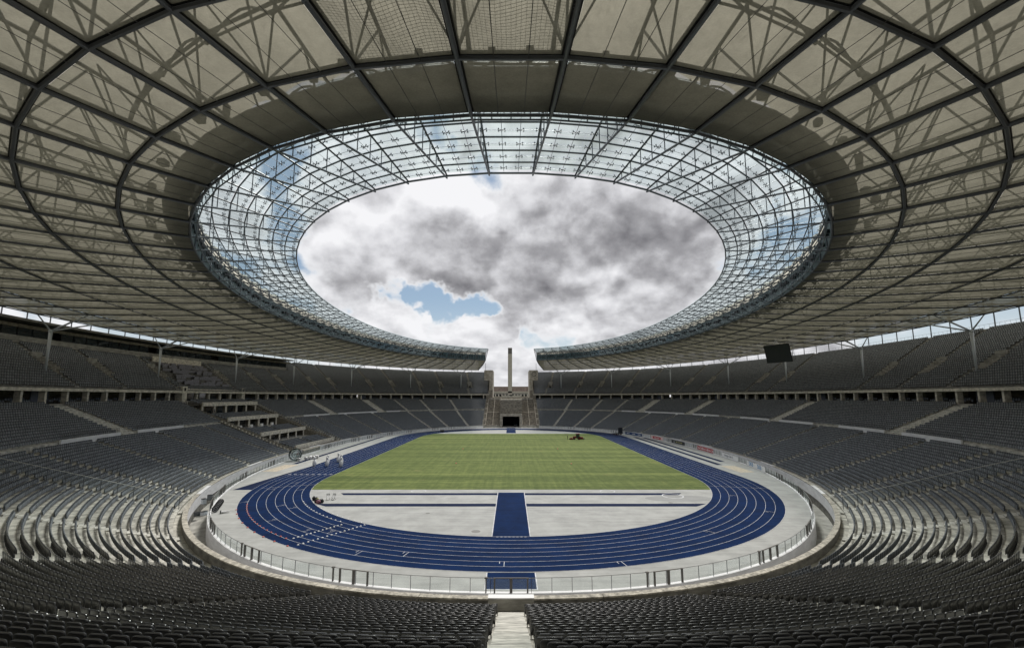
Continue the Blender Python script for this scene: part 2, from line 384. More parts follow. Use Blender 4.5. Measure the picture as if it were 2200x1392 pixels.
def proj(x, y, z):
    d = y - CAMY; up = z - CAMH
    Z = d * math.cos(TILT) + up * math.sin(TILT); Y = up * math.cos(TILT) - d * math.sin(TILT)
    return CX + FPX * x / np.maximum(Z, 1e-3), CY - FPX * Y / np.maximum(Z, 1e-3), Z
def in_frame(x, y, z, m=120):
    u, v, Z = proj(x, y, z)
    return (Z > 1.0) & (u > -m) & (u < 2200 + m) & (v > -m) & (v < 1392 + m)

class Oval:
    """Superellipse measured by arc length s from its near end (0,-b) towards +x; at(s, o) steps o outwards."""
    def __init__(self, a, b, n):
        t = np.linspace(-np.pi / 2, 3 * np.pi / 2, 24001); c, s = np.cos(t), np.sin(t)
        x = a * np.sign(c) * np.abs(c) ** (2 / n); y = b * np.sign(s) * np.abs(s) ** (2 / n)
        S = np.concatenate([[0], np.cumsum(np.hypot(np.diff(x), np.diff(y)))])
        self.L = S[-1]; self.x, self.y, self.S = x, y, S
    def at(self, s, o=0.0):
        s = np.asarray(s, float); L = self.L; e = 0.35
        q = s % L; x = np.interp(q, self.S, self.x); y = np.interp(q, self.S, self.y)
        p, m = (s + e) % L, (s - e) % L
        dx = np.interp(p, self.S, self.x) - np.interp(m, self.S, self.x); dy = np.interp(p, self.S, self.y) - np.interp(m, self.S, self.y)
        l = np.hypot(dx, dy)
        return x + o * dy / l, y - o * dx / l
    def frac(self, f): return self.at(np.asarray(f) * self.L, 0.0)
    def normal(self, s):
        x0, y0 = self.at(s, 0.0); x1, y1 = self.at(s, 1.0); return x1 - x0, y1 - y0

BOWL = Oval(60.2, 95.3, 2.2); PER = BOWL.L; HALF = PER / 2
FENCE = Oval(57.0, 92.6, 2.25)
def B(s, o, z):
    x, y = BOWL.at(s, o); return (float(x), float(y), z)
def ring_scale(s, o):
    x, y = BOWL.at(np.array([s - 0.5, s + 0.5]), o); return float(np.hypot(x[1] - x[0], y[1] - y[0]))
def strip(mb, curve, s_list, o0, z0, o1, z1, mi=0):
    """Ribbon between two offsets of a curve."""
    x0, y0 = curve.at(s_list, o0); x1, y1 = curve.at(s_list, o1); n = len(s_list)
    v = [(x0[i], y0[i], z0) for i in range(n)] + [(x1[i], y1[i], z1) for i in range(n)]
    mb.add(v, [(i, i + 1, n + i + 1, n + i) for i in range(n - 1)], mi)
def srange(a, b, step=2.0):
    n = max(2, int(math.ceil((b - a) / step)) + 1); return np.linspace(a, b, n)
def ring_solid(mb, curve, sl, o0, o1, z0, z1, mi=0):
    strip(mb, curve, sl, o0, z0, o0, z1, mi); strip(mb, curve, sl, o0, z1, o1, z1, mi)
    strip(mb, curve, sl, o1, z1, o1, z0, mi); strip(mb, curve, sl, o1, z0, o0, z0, mi)
    for s in (sl[0], sl[-1]):
        p = [B(s, o0, z0) if curve is BOWL else None, None, None, None]
        c = [(o0, z0), (o1, z0), (o1, z1), (o0, z1)]; vv = []
        for (o, z) in c:
            x, y = curve.at(s, o); vv.append((float(x), float(y), z))
        mb.add(vv, [(0, 1, 2, 3)], mi)
def ordinal(n):
    w = ['first', 'second', 'third', 'fourth', 'fifth', 'sixth', 'seventh', 'eighth', 'ninth', 'tenth', 'eleventh', 'twelfth', 'thirteenth', 'fourteenth', 'fifteenth',
         'sixteenth', 'seventeenth', 'eighteenth', 'nineteenth', 'twentieth']
    t = ['', '', 'twenty', 'thirty', 'forty', 'fifty', 'sixty', 'seventy', 'eighty']
    if n <= 20: return w[n - 1]
    if n % 10 == 0: return t[n // 10][:-1] + 'ieth'
    return t[n // 10] + '-' + w[n % 10 - 1]

# ================================================================== THE GROUND AND THE FIELD
S0, R_IN, R_OUT = 42.195, 36.5, 46.26
def stadium_loop(R, n=72, grow=0.0):
    """Track line: two straights and two half circles, starting at (+R, 0) and going counter-clockwise."""
    pts = []
    for k in range(n + 1):
        t = math.pi * k / n; pts.append((R * math.cos(t), S0 + R * math.sin(t)))
    for k in range(n + 1):
        t = math.pi + math.pi * k / n; pts.append((R * math.cos(t), -S0 + R * math.sin(t)))
    return pts
def loop_band(mb, outer, inner, z, mi=0):
    n = len(outer); v = [(p[0], p[1], z) for p in outer] + [(p[0], p[1], z) for p in inner]
    mb.add(v, [(i, (i + 1) % n, n + (i + 1) % n, n + i) for i in range(n)], mi)

# parkland round the stadium at arcade level: one sheet with the bowl left open, out to the horizon
g = MB(); ss = np.linspace(0, PER, 97)[:-1]
rings = [(55.6, None), (90, None), (None, 700.0), (None, 6000.0)]
loops = []
for o, R in rings:
    if o is not None: x, y = BOWL.at(ss, o)
    else:
        x, y = BOWL.at(ss, 60.0); l = np.hypot(x, y); x, y = x / l * R, y / l * R
    loops.append([(float(x[i]), float(y[i]), 14.28) for i in range(96)])
for a, b in zip(loops[:-1], loops[1:]):
    g.add(a + b, [(i, (i + 1) % 96, 96 + (i + 1) % 96, 96 + i) for i in range(96)])
tag(g.build('outer_ground', M['terrain']), 'green parkland outside the stadium beyond the arcade', 'ground', kind='structure')

# grey all-weather floor inside the fence
fs = np.linspace(0, FENCE.L, 241)[:-1]; fx, fy = FENCE.at(fs, 0.0)
tag(MB().poly([(fx[i], fy[i]) for i in range(240)], 0.0).build('infield_floor', M['grey_tartan']), 'light grey all-weather floor around the track', 'floor', kind='structure')

# turf, cut straight at both ends and following the track kerb at the corners
LG1, LG2 = 53.95, 57.3
def kerb_x(y): 
    d = max(0.0, abs(y) - S0); return math.sqrt(max(0, (R_IN - 0.06) ** 2 - d * d))
yy = np.concatenate([np.linspace(-LG1, -S0, 9), np.linspace(-S0, S0, 5)[1:-1], np.linspace(S0, LG2, 11)])
loop = [(kerb_x(y), y) for y in yy] + [(-kerb_x(y), y) for y in yy[::-1]]
tag(MB().prism(loop, -0.01, 0.03).build('grass_field', M['turf']), 'mown green grass pitch in the middle of the stadium', 'grass', kind='structure')

# running track with the sprint extension behind the left start
t = MB(); loop_band(t, stadium_loop(R_OUT), stadium_loop(R_IN), 0.012)
trk = t.build('running_track', M['track']); tag(trk, 'blue eight-lane running track around the pitch', 'track', kind='structure')
t = MB(); ext = [(-48.3, -54.2), (-36.6, -54.2), (-R_IN, -S0), (-R_OUT, -S0)]
arc = [( -R_OUT * math.cos(a), -S0 - R_OUT * math.sin(a)) for a in np.linspace(0, 0.262, 8)]
t.poly([(-48.0, -54.2), (arc[-1][0], arc[-1][1])] + arc[::-1][1:] + [(-46.26, -S0 + 14), (-47.6, -S0 - 4)], 0.010)
t.build('sprint_extension', M['track_dark'], trk)

ln = MB(); w = 0.020
for k in range(9):
    R = R_IN + 1.22 * k
    loop_band(ln, stadium_loop(R + w), stadium_loop(R - w), 0.02)
ln.build('lane_lines', M['track_line'], trk)
ln = MB()           # short start marks across single lanes
def cross_mark(ang, lane, two=False):
    a, b = R_IN + 1.22 * lane, R_IN + 1.22 * (lane + 1)
    d = Vector((math.sin(ang), -math.cos(ang))); tt = Vector((d.y, -d.x)) * 0.03
    for dt in ((0, 0.45) if two else (0,)):
        q = tt.normalized() * dt if dt else Vector((0, 0))
        p0 = Vector((0, -S0)) + d * a + q; p1 = Vector((0, -S0)) + d * (b if not dt else a + 0.5) + q
        ln.add([(p0 - tt).to_3d() + Vector((0, 0, 0.024)), (p1 - tt).to_3d() + Vector((0, 0, 0.024)), (p1 + tt).to_3d() + Vector((0, 0, 0.024)), (p0 + tt).to_3d() + Vector((0, 0, 0.024))], [(0, 1, 2, 3)])
for ang, lane in ((-0.015, 6), (0.24, 7), (-0.25, 5), (-0.36, 6), (-0.55, 3), (-0.62, 4), (-0.8, 5), (-0.92, 2), (-0.98, 3), (-1.1, 7), (-1.25, 1), (-1.3, 5), (-1.42, 3), (0.6, 4), (0.95, 6), (1.15, 2)):
    cross_mark(ang, lane, True)
for k in range(8):
    cross_mark(1.33, k); 
    if k < 7: cross_mark(-1.36 + 0.005 * k, k)
ln.build('start_marks', M['track_line'], trk)
ln = MB()           # dashed exchange line across the left straight
for k in range(8):
    x = -(R_IN + 1.22 * k + 0.45)
    ln.box((x - 0.55, -39.9, 0.02), (x + 0.05, -39.6, 0.024))
for k in range(8): ln.box((-1.7 + k * 0.46, -78.78, 0.02), (-1.45 + k * 0.46, -78.7, 0.024))
ln.build('dashed_marks', M['track_line'], trk)

# javelin runways and jump runways
rw = MB(); rw.box((-2.15, -78.55, 0.0), (2.15, -56.2, 0.008)); rw.box((-2.15, -91.9, 0.0), (2.15, -88.55, 0.008))
rw.box((-2.15, 60.5, 0.0), (2.15, 78.6, 0.008)); rw.box((-2.15, 88.5, 0.0), (2.15, 91.5, 0.008))
tag(rw.build('javelin_runway', M['track']), 'short blue runway crossing the track on the centre line', 'runway', kind='structure')
rl = MB()
for sx in (-1, 1):
    rl.box((sx * 2.2 - 0.05, -78.5, 0.0), (sx * 2.2 + 0.05, -56.2, 0.014)); rl.box((sx * 2.2 - 0.05, -91.9, 0.0), (sx * 2.2 + 0.05, -88.6, 0.014))
rl.box((-2.25, -92.0, 0.0), (2.25, -91.9, 0.014)); rl.box((-2.25, -56.2, 0.0), (2.25, -56.12, 0.014))
tag(rl.build('runway_border', M['track_line']), 'white painted border of the centre runway', 'line', kind='structure')
def runway(name, pts, label, m='track_dark'):
    tag(MB().prism(pts, -0.002, 0.007).build(name, M[m]), label, 'runway', kind='structure')
for sx, side in ((-1, 'left'), (1, 'right')):
    q = lambda x: (sx * x)
    a = [(q(2.26), -58.0), (q(2.26), -56.6), (q(28.4), -56.6), (q(27.4), -58.0)]
    b = [(q(2.26), -65.2), (q(2.26), -63.6), (q(29.4), -63.6), (q(27.2), -65.2)]
    if sx > 0: a, b = a[::-1], b[::-1]
    runway('jump_runway', a, f'thin dark blue runway stripe {side} of centre nearer the grass')
    runway('jump_runway', b, f'thin dark blue runway stripe {side} of centre nearer the seats')
runway('jump_runway', [(51.7, -22.5), (53.0, -22.5), (53.0, 40.5), (51.7, 40.5)], 'outer of two long blue runways beside the right straight')
runway('jump_runway', [(48.6, -27.3), (49.9, -27.3), (49.9, 41.5), (48.6, 41.5)], 'inner of two long blue runways beside the right straight')
runway('jump_runway', [(-52.4, -26), (-51.2, -26), (-51.2, 45.0), (-52.4, 45.0)], 'long dark blue runway beside the left straight')
def sandpit(pts, label):
    tag(MB().prism(pts, -0.002, 0.02).build('sand_pit', M['sand']), label, 'sand pit', kind='structure')
sandpit([(48.7, -37.5), (51.9, -37.0), (51.9, -28.6), (48.7, -28.6)], 'pale sand pit at the end of the right runways')
sandpit([(-53.6, -36.3), (-50.4, -36.3), (-50.2, -27.2), (-53.4, -27.2)], 'pale sand pit at the end of the left runway')
def circle_line(x, y, r, wd, label):
    mb = MB(); n = 40
    v = [(x + (r + dw) * math.cos(2 * math.pi * i / n), y + (r + dw) * math.sin(2 * math.pi * i / n), 0.008) for dw in (-wd, wd) for i in range(n)]
    mb.add(v, [(i, (i + 1) % n, n + (i + 1) % n, n + i) for i in range(n)])
    tag(mb.build('throwing_circle', M['track_line']), label, 'circle', kind='structure')
circle_line(-15.7, -55.2, 1.2, 0.06, 'white ring at the grass edge left of the runway')
circle_line(16.4, -55.2, 1.2, 0.06, 'white ring at the grass edge right of the runway')
circle_line(26.2, -58.6, 1.6, 0.09, 'large white ring near the right end of the blue stripe')
n = 40
tag(MB().poly([(26.6 + 5.4 * math.cos(2 * math.pi * i / n) * (1 if i < 99 else 1), -60.3 + 2.1 * math.sin(2 * math.pi * i / n)) for i in range(n)], 0.004).build('worn_patch', tartan('worn_grey_tartan', (0.30, 0.305, 0.30), 0.15)),
    'darker grey patch around the right throwing ring', 'floor', kind='structure')
for (x, y, r) in ((-4.2, -76.7, 0.55), (-11.5, -68.8, 0.3), (24.2, -63.0, 0.35)):
    tag(MB().lathe([(r, 0.0), (r, 0.006)], 16, (x, y, 0)).build('drain_cover', mat('drain_iron', (0.16, 0.16, 0.15), 0.6, 0.4)), {-4.2: 'round iron drain cover left of the blue runway', -11.5: 'small iron drain cover at the left by the stripe', 24.2: 'small iron cover below the right throwing ring'}[x], 'drain cover')

# ================================================================== MOAT, PERIMETER WALL AND GLASS FENCE
def far_gate_s(o, hw=14.6):
    """Arc positions where the gateway cuts the ring at offset o."""
    q = np.linspace(HALF - 60, HALF + 60, 1201); x, y = BOWL.at(q, o)
    return float(np.interp(-hw, -x, q)), float(np.interp(hw, -x, q))
g0, g1 = far_gate_s(0.0)
moat = MB(); sl = srange(g1 - PER, g0, 2.5)
x0, y0 = BOWL.at(sl, 0.0)
fsl = np.linspace(0, FENCE.L, 201)
strip(moat, BOWL, sl, -4.2, -2.0, 0.6, -2.0)
tag(moat.build('moat_floor', M['concrete']), 'sunken concrete walkway behind the glass fence', 'moat', kind='structure')
wall = thing('perimeter_wall', 'low concrete wall with stone coping in front of the first seat row', 'wall')
NPAN = 68
edges = np.linspace(g1 - PER, g0, NPAN + 1)
AISLES = [0.0, 14.0, 27.6, 41.0, 54.5, 64.4, 78.1, 94.5, 110.0, 130.0, 149.5, 162.0, 177.0, 191.0, 208.5, 218.5, 229.5]
ALL_AISLES = sorted(set(AISLES + [-a for a in AISLES if a > 0]))
for i in range(NPAN):
    a, b = edges[i] + 0.02, edges[i + 1] - 0.02
    sl = srange(a, b, 1.8); mb = MB(); ring_solid(mb, BOWL, sl, 0.02, 0.42, -2.0, 0.86); mb.build('wall_panel', M['concrete_dark'], wall)
    mb = MB(); ring_solid(mb, BOWL, sl, -0.06, 0.017, -0.75, 0.85); mb.build('facing_panel', M['white_wall'], wall)
    mb = MB(); ring_solid(mb, BOWL, sl, -0.08, 0.47, 0.864, 0.97)
    gate = min(abs(((a + b) / 2 - q)) for q in ALL_AISLES) < 1.9 and random.random() < 0.85
    mb.build('coping_stone', M['white_wall'] if gate else M['coping'], wall)
mb = MB(); ring_solid(mb, BOWL, srange(-1.72, 1.72, 0.9), -0.10, 0.5, 0.973, 1.05); mb.build('gate_cap', M['white'], wall)
mb = MB(); ring_solid(mb, BOWL, srange(-1.7, 1.7, 0.9), 0.424, 0.47, 0.1, 1.0); mb.build('gate_leaf', M['concrete'], wall)
kerb = MB(); ring_solid(kerb, FENCE, np.linspace(0.0, FENCE.L, 221), -0.02, 0.35, -2.0, 0.12)
fence = thing('glass_fence', 'low glass balustrade with thin posts around the grey floor', 'fence')
kerb.build('kerb', M['white_wall'], fence)
NP = 292
pw = FENCE.L / NP
post_me = MB().box((-0.018, -0.02, 0.12), (0.018, 0.02, 1.22)).mesh('post', [M['steel']])
pane_me = MB().box((-pw / 2 + 0.05, -0.008, 0.2), (pw / 2 - 0.05, 0.008, 1.16)).mesh('glass_panel', [M['fence_glass']])
FGATES = sorted([a * FENCE.L / PER for a in AISLES if a < 225] + [-a * FENCE.L / PER for a in AISLES if 0 < a < 225])
def fence_rot(s):
    nx, ny = FENCE.normal(s); return math.atan2(float(ny), float(nx)) - math.pi / 2
gs0, gs1 = FENCE.L / 2 - 5.2, FENCE.L / 2 + 5.2
for i in range(NP):
    s = i * pw; sm = s + pw / 2
    if gs0 < sm < gs1: continue
    x, y = FENCE.at(s, 0.16)
    o = link_mesh('post', post_me, None, fence); o.location = (float(x), float(y), 0); o.rotation_euler[2] = fence_rot(s)
    x, y = FENCE.at(sm, 0.16)
    o = link_mesh('glass_panel', pane_me, None, fence); o.location = (float(x), float(y), 0); o.rotation_euler[2] = fence_rot(sm)
rail = MB(); sl = np.linspace(gs1 - FENCE.L, gs0, 240); x, y = FENCE.at(sl, 0.16)
rail.path([(float(x[i]), float(y[i]), 1.23) for i in range(len(sl))], 0.026, 5)
rail.build('handrail', mat('handrail_steel', (0.45, 0.46, 0.46), 0.35, 0.7), fence)
gm = MB()
for dx in (-1.35, 0.0, 1.35): gm.box((dx - (0.11 if dx == 0 else 0.06), -0.07, 0.1), (dx + (0.11 if dx == 0 else 0.06), 0.07, 1.24))
gm.box((-1.42, -0.04, 1.20), (1.42, 0.04, 1.255)); gm.box((2.0, -0.06, 0.1), (2.1, 0.06, 1.2)); gm.box((1.93, -0.09, 1.2), (2.17, 0.09, 1.3))
gate_me = gm.mesh('fence_gate', [mat('gate_steel', (0.13, 0.122, 0.11), 0.5, 0.3)])
for s in FGATES:
    x, y = FENCE.at(s, 0.16); o = link_mesh('fence_gate', gate_me, None, fence); o.location = (float(x), float(y), 0.005); o.rotation_euler[2] = fence_rot(s)

fd = MB(); sl = np.linspace(0, PER, 161)
strip(fd, BOWL, sl, -5.0, -2.35, 56.8, -2.35); strip(fd, BOWL, sl, 55.55, -2.3, 55.55, 14.27)  # dark sheets added so that gaps in the stands show no bright sky
tag(fd.build('gap_backing', M['concrete_dark']), 'dark backing sheet added below the stands to close bright gaps', 'ground', kind='structure')

# ================================================================== LOWER GRANDSTAND
DR = 0.82
ROWS = [(1.25 + DR * k, 0.4 + 0.385 * (1.25 + DR * k - 1.7) + 0.18) for k in range(24)]
o_up0 = ROWS[-1][0] + DR
UROWS = [(o_up0 + 0.35 + 0.8 * k, 8.75 + 0.45 * 0.8 * k) for k in range(16)]
LAST_O = UROWS[-1][0] + 0.8
ARC_Z = UROWS[-1][1] + 0.36
VIP_Y0, VIP_Y1 = -8.6, 22.3            # the box of honour replaces this stretch of the left side
def s_at_y(y, o):
    q = np.linspace(HALF + 60, PER - 60, 1201); yy = BOWL.at(q, o)[1]
    return float(np.interp(-y, -yy, q)) - PER
WIDE = [87.0, 128.0, 171.0, 196.0, -87.0, -171.0, -196.0]
def row_spans(o):
    a, b = far_gate_s(o); v0, v1 = s_at_y(VIP_Y1, o), s_at_y(VIP_Y0, o)     # v0 < v1, negative s
    return [(b - PER, v0), (v1, a)]
stand = thing('lower_grandstand', 'lower ring of grey concrete terraces sloping to the field', 'grandstand')
prev_z = 0.0
rows_all = ROWS + UROWS
for k, (o, z) in enumerate(rows_all):
    nxt = rows_all[k + 1][0] if k + 1 < len(rows_all) else LAST_O
    mb = MB()
    for a, b in row_spans(o):
        sl = srange(a, b, 2.2)
        strip(mb, BOWL, sl, o, prev_z - 0.25, o, z); strip(mb, BOWL, sl, o, z, nxt, z)
    mb.build('terrace_step', M['tread'], stand); prev_z = z
mb = MB()
for a, b in row_spans(0.8): strip(mb, BOWL, srange(a, b, 2.2), 0.4, 0.06, 1.25, 0.06)
mb.build('front_walkway', M['tread'], stand)
# stairs: light half steps in every aisle
def radial_block(mb, s, wid, o0, o1, z0, z1, mi=0):
    (ax, ay), (bx, by) = BOWL.at(s, o0), BOWL.at(s, o1)
    d = Vector((float(bx - ax), float(by - ay))).normalized(); tt = Vector((-d.y, d.x)) * (wid / 2)
    A = Vector((float(ax), float(ay))); Bv = Vector((float(bx), float(by)))
    c = [A - tt, A + tt, Bv + tt, Bv - tt]
    mb.hexa([(p.x, p.y, z0) for p in c] + [(p.x, p.y, z1) for p in c], mi)
def in_vip(s, o):
    v0, v1 = s_at_y(VIP_Y1, o), s_at_y(VIP_Y0, o); return v0 - 0.6 < s < v1 + 0.6
for s in ALL_AISLES:
    if in_vip(s, 10): continue
    mb = MB(); wid = 1.72 if s == 0 else 1.2
    top = len(ROWS) + (0 if abs(s) > 45 else len(UROWS))
    if abs(s) > 200: top = len(rows_all)
    for k in range(min(top, len(rows_all))):
        o, z = rows_all[k]; zp = rows_all[k - 1][1] if k else 0.06
        radial_block(mb, s, wid, o - 0.42, o - 0.004, zp - 0.05, (z + zp) / 2)
        radial_block(mb, s, wid, o + 0.0, o + 0.36, z - 0.05, z + 0.012)
    mb.build('stair_flight', M['concrete_light'], stand)
for s in WIDE:
    mb = MB(); top_o = LAST_O
    for k, (o, z) in enumerate(UROWS):
        zp = UROWS[k - 1][1] if k else UROWS[0][1] - 0.4
        radial_block(mb, s, 4.3, o - 0.4, o - 0.004, zp - 0.05, (z + zp) / 2); radial_block(mb, s, 4.3, o, o + 0.4, z - 0.05, z + 0.015)
    mb.build('stair_flight', M['concrete_light'], stand)
    for (a, b) in ((s - 16.0, s - 2.3), (s + 2.3, s + 16.0)):
        if in_vip(a, 20) or in_vip(b, 20): 
            if in_vip((a + b) / 2, 20): continue
            if a < -100: a, b = (max(a, s_at_y(VIP_Y0, 20) + 0.5), b) if a > -118 else (a, min(b, s_at_y(VIP_Y1, 20) - 0.5))
        if abs(s) > 190: a, b = max(a, s - 9), min(b, s + 9)
        mb = MB(); sl = srange(a, b, 1.5); ring_solid(mb, BOWL, sl, o_up0 - 0.02, o_up0 + 0.24, ROWS[-1][1] + 0.25, UROWS[0][1] + 0.34)
        mb.build('landing_wall', M['white_wall'], stand)
        mb = MB(); ztop = UROWS[0][1] + 1.15
        for q in np.arange(a, b, 0.42):
            mb.tube(B(q, o_up0 + 0.3, UROWS[0][1] - 0.05), B(q, o_up0 + 0.3, ztop), 0.022, 4, cap=False)
        mb.path([B(q, o_up0 + 0.3, ztop) for q in sl], 0.03, 4); mb.path([B(q, o_up0 + 0.3, UROWS[0][1] + 0.55) for q in sl], 0.018, 4)
        tag(mb.build('railing', M['rail_black'], stand), kind='stuff')
# clear glass dividers running up the terraces between the curve and the end block
for sd_, nm in ((-1, 'left'), (1, 'right')):
    gd = thing('glass_divider', f'tall glass divider with dark posts climbing the {nm} terraces', 'divider')
    pts = []
    for k in range(0, 24, 1):
        o, z = ROWS[k]; s = sd_ * (55.6 - 0.07 * o); pts.append((B(s, o + 0.1, z), B(s, o + 0.1, z + 1.75)))
    for k in range(0, 24, 2):
        p, q = pts[k]; MB().tube(p, q, 0.04, 5).build('post', M['steel'], gd)
    for k in range(0, 22, 2):
        p, q = pts[k]; p2, q2 = pts[k + 2]
        MB().add([Vector(p) + Vector((0, 0, 0.3)), Vector(p2) + Vector((0, 0, 0.3)), q2, q], [(0, 1, 2, 3)]).build('glass_panel', M['fence_glass'], gd)
    MB().path([q for p, q in pts], 0.028, 4).build('top_rail', mat('divider_rail', (0.55, 0.55, 0.5), 0.4, 0.4), gd)

# ================================================================== UPPER GRANDSTAND
UO, UZ, UD, UR = 34.6, 17.95, 0.8, 0.56
TIER = [(UO + UD * k, UZ + UR * k) for k in range(25)]
TOP_O, TOP_Z = TIER[-1][0] + UD, TIER[-1][1]
def zup(o): return UZ + UR / UD * (o - UO)
upper = thing('upper_grandstand', 'upper ring of dark seats on a concrete balcony above the arcade', 'grandstand')
def up_span(o, hw=13.7):
    a, b = far_gate_s(o, hw); return b - PER, a
VOMS = [90.5, 101.7, 112.8, 146.4, 156.1, 178.0, 187.0, 203.0, 211.0, 221.0, 228.2, 237.9, -93.1, -104.1, -119.0, -141.0, -153.7, -163.8, -177.7, -186.2, -202.1, -210.7, -220.7, -227.7, -237.2]
VO0, VO1 = 39.4, 43.8
BOX_S0, BOX_S1 = -172.0, -58.0         # glazed boxes behind the left upper tier
BOX_O = 48.4
pz = UZ - 0.5
for k, (o, z) in enumerate(TIER):
    mb = MB(); a, b = up_span(o); cuts = [a] + sorted(q for s in VOMS for q in (s - 0.9 / ring_scale(s, 42), s + 0.9 / ring_scale(s, 42))) + [b] if VO0 - 0.1 < o < VO1 - 0.1 else [a, b]
    for c0, c1 in zip(cuts[0::2], cuts[1::2]):
        sl = srange(c0, c1, 2.6)
        strip(mb, BOWL, sl, o, pz - 0.1, o, z); strip(mb, BOWL, sl, o, z, o + UD, z)
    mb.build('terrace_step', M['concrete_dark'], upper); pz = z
a, b = up_span(UO); sl = srange(a, b, 2.2)
mb = MB(); ring_solid(mb, BOWL, sl, UO - 0.35, UO - 0.01, 17.02, 17.62); mb.build('balcony_edge', M['stone_light'], upper)
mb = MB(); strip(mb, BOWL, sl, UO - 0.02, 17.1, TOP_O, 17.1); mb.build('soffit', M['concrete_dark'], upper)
mb = MB(); strip(mb, BOWL, srange(*up_span(LAST_O), 2.2), LAST_O, ARC_Z - 0.6, LAST_O, ARC_Z); strip(mb, BOWL, srange(*up_span(LAST_O), 2.2), LAST_O, ARC_Z, TOP_O + 0.8, ARC_Z); mb.build('arcade_floor', M['concrete'], upper)
mb = MB(); ring_solid(mb, BOWL, srange(*up_span(TOP_O), 2.6), TOP_O + 0.004, TOP_O + 0.9, TOP_Z - 1.2, TOP_Z + 0.55); mb.build('rear_parapet', M['concrete'], upper)
NPIL = 120; ST = PER / NPIL
pil_me = MB().box((-0.24, -0.5, 0), (0.24, 0.5, 17.02 - ARC_Z)).mesh('pillar', [M['stone_light']])
out_me = MB().box((-0.45, -0.5, 0), (0.45, 0.5, TOP_Z - 1.2 - ARC_Z)).mesh('outer_pillar', [M['stone']])
def bowl_rot(s):
    nx, ny = BOWL.normal(s); return math.atan2(float(ny), float(nx)) - math.pi / 2
ga, gb = far_gate_s(35.5, 15.3)
for i in range(NPIL):
    s = (i + 0.45) * ST
    if ga < s < gb: continue
    if s < 44 or s > PER - 44: continue            # behind the camera
    if not in_vip(s - PER, 34):
        o = link_mesh('pillar', pil_me, None, upper); o.location = B(s, 35.3, ARC_Z); o.rotation_euler[2] = bowl_rot(s)
    o = link_mesh('outer_pillar', out_me, None, upper); o.location = B(s, TOP_O + 0.3, ARC_Z); o.rotation_euler[2] = bowl_rot(s)
    # rooms behind the arcade: a wall that leaves a gap to the outer pillars in most bays
    sw = s if s < HALF else s - PER
    wide = min(abs(sw + ST / 2 - q) for q in WIDE) < 2.4
    mb = MB()
    if wide:
        radial_block(mb, s + ST / 2, 4.0, 37.6, 37.8, ARC_Z, 17.1); mb.build('room_wall', M['blue_wall'], upper)
    else:
        f = random.choice((0.5, 0.55, 0.65, 1.0)) if abs(sw) < 165 else 1.02
        ww = ST * ring_scale(s, 43) * f
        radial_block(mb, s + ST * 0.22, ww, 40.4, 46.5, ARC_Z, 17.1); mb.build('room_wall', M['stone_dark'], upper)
def railing(mb, s0, s1, o, z0, z1, step, r=0.02):
    sl = srange(s0, s1, 1.6)
    for q in np.arange(s0, s1, step): mb.tube(B(q, o, z0), B(q, o, z1), r, 4, cap=False)
    mb.path([B(q, o, z1) for q in sl], r * 1.3, 4)
a, b = up_span(UO)
mb = MB(); railing(mb, a, -46, UO + 0.1, UZ - 0.3, UZ + 0.62, 0.55, 0.018); railing(mb, 46, b, UO + 0.1, UZ - 0.3, UZ + 0.62, 0.55, 0.018)
tag(mb.build('front_railing', M['rail_black'], upper), kind='stuff')
mb = MB(); a, b = up_span(TOP_O)
railing(mb, a, BOX_S0 - 2, TOP_O + 0.6, TOP_Z + 0.5, TOP_Z + 1.7, 0.9, 0.022); railing(mb, 46, b, TOP_O + 0.6, TOP_Z + 0.5, TOP_Z + 1.7, 0.9, 0.022)
tag(mb.build('rear_railing', M['steel'], upper), kind='stuff')
for s in VOMS:
    v = MB()
    radial_block(v, s, 2.5, VO1, VO1 + 0.3, zup(VO0) - 0.9, zup(VO1) + 0.95)                      # head wall
    radial_block(v, s, 1.9, VO0 - 0.5, VO1 - 0.003, zup(VO0) - 1.0, zup(VO0) - 0.7)          # floor of the cut
    radial_block(v, s, 1.3, VO1 - 0.12, VO1 - 0.002, zup(VO0) - 0.69, zup(VO0) + 1.35, 1)    # black slab standing in for the shade inside the doorway
    for e in (-1, 1):
        x0, y0 = BOWL.at(s, 0.0); ds = e * 1.0 / ring_scale(s, 42)
        for k in range(6):
            oa = VO0 + (VO1 - VO0) * k / 6; ob = VO0 + (VO1 - VO0) * (k + 1) / 6
            radial_block(v, s + ds, 0.22, oa, ob - 0.01, zup(oa) - 2.6, zup(oa) + 0.62)
    v.build('stair_entrance', [M['concrete'], M['black']], upper)
    st = MB()
    lim = BOX_O if BOX_S0 < s < BOX_S1 else 60
    for k, (o, z) in enumerate(TIER):
        if VO0 - 0.8 < o < VO1 + 0.3 or o > lim: continue
        radial_block(st, s if o > VO1 else s + 0.9, 1.05, o, o + 0.42, z - 0.05, z + 0.02); radial_block(st, s if o > VO1 else s + 0.9, 1.05, o + 0.42, o + UD - 0.01, z - 0.05, z + UR / 2)
    st.build('stair_flight', M['concrete'], upper)
# tall slim posts on the rear rim that carry the roof edge
pm = MB()
rear = thing('roof_edge_posts', 'slim dark posts on the rear rim below the roof edge', 'posts')
post_me = MB().tube((0, 0, 0), (0, 0, 6.2), 0.13, 6).mesh('post', [M['steel']])
a, b = up_span(TOP_O)
for s in np.arange(a + 1.5, b, 4.19):
    if abs(s) < 50: continue
    o = link_mesh('post', post_me, None, rear); o.location = B(s, TOP_O + 0.45, TOP_Z + 0.5)

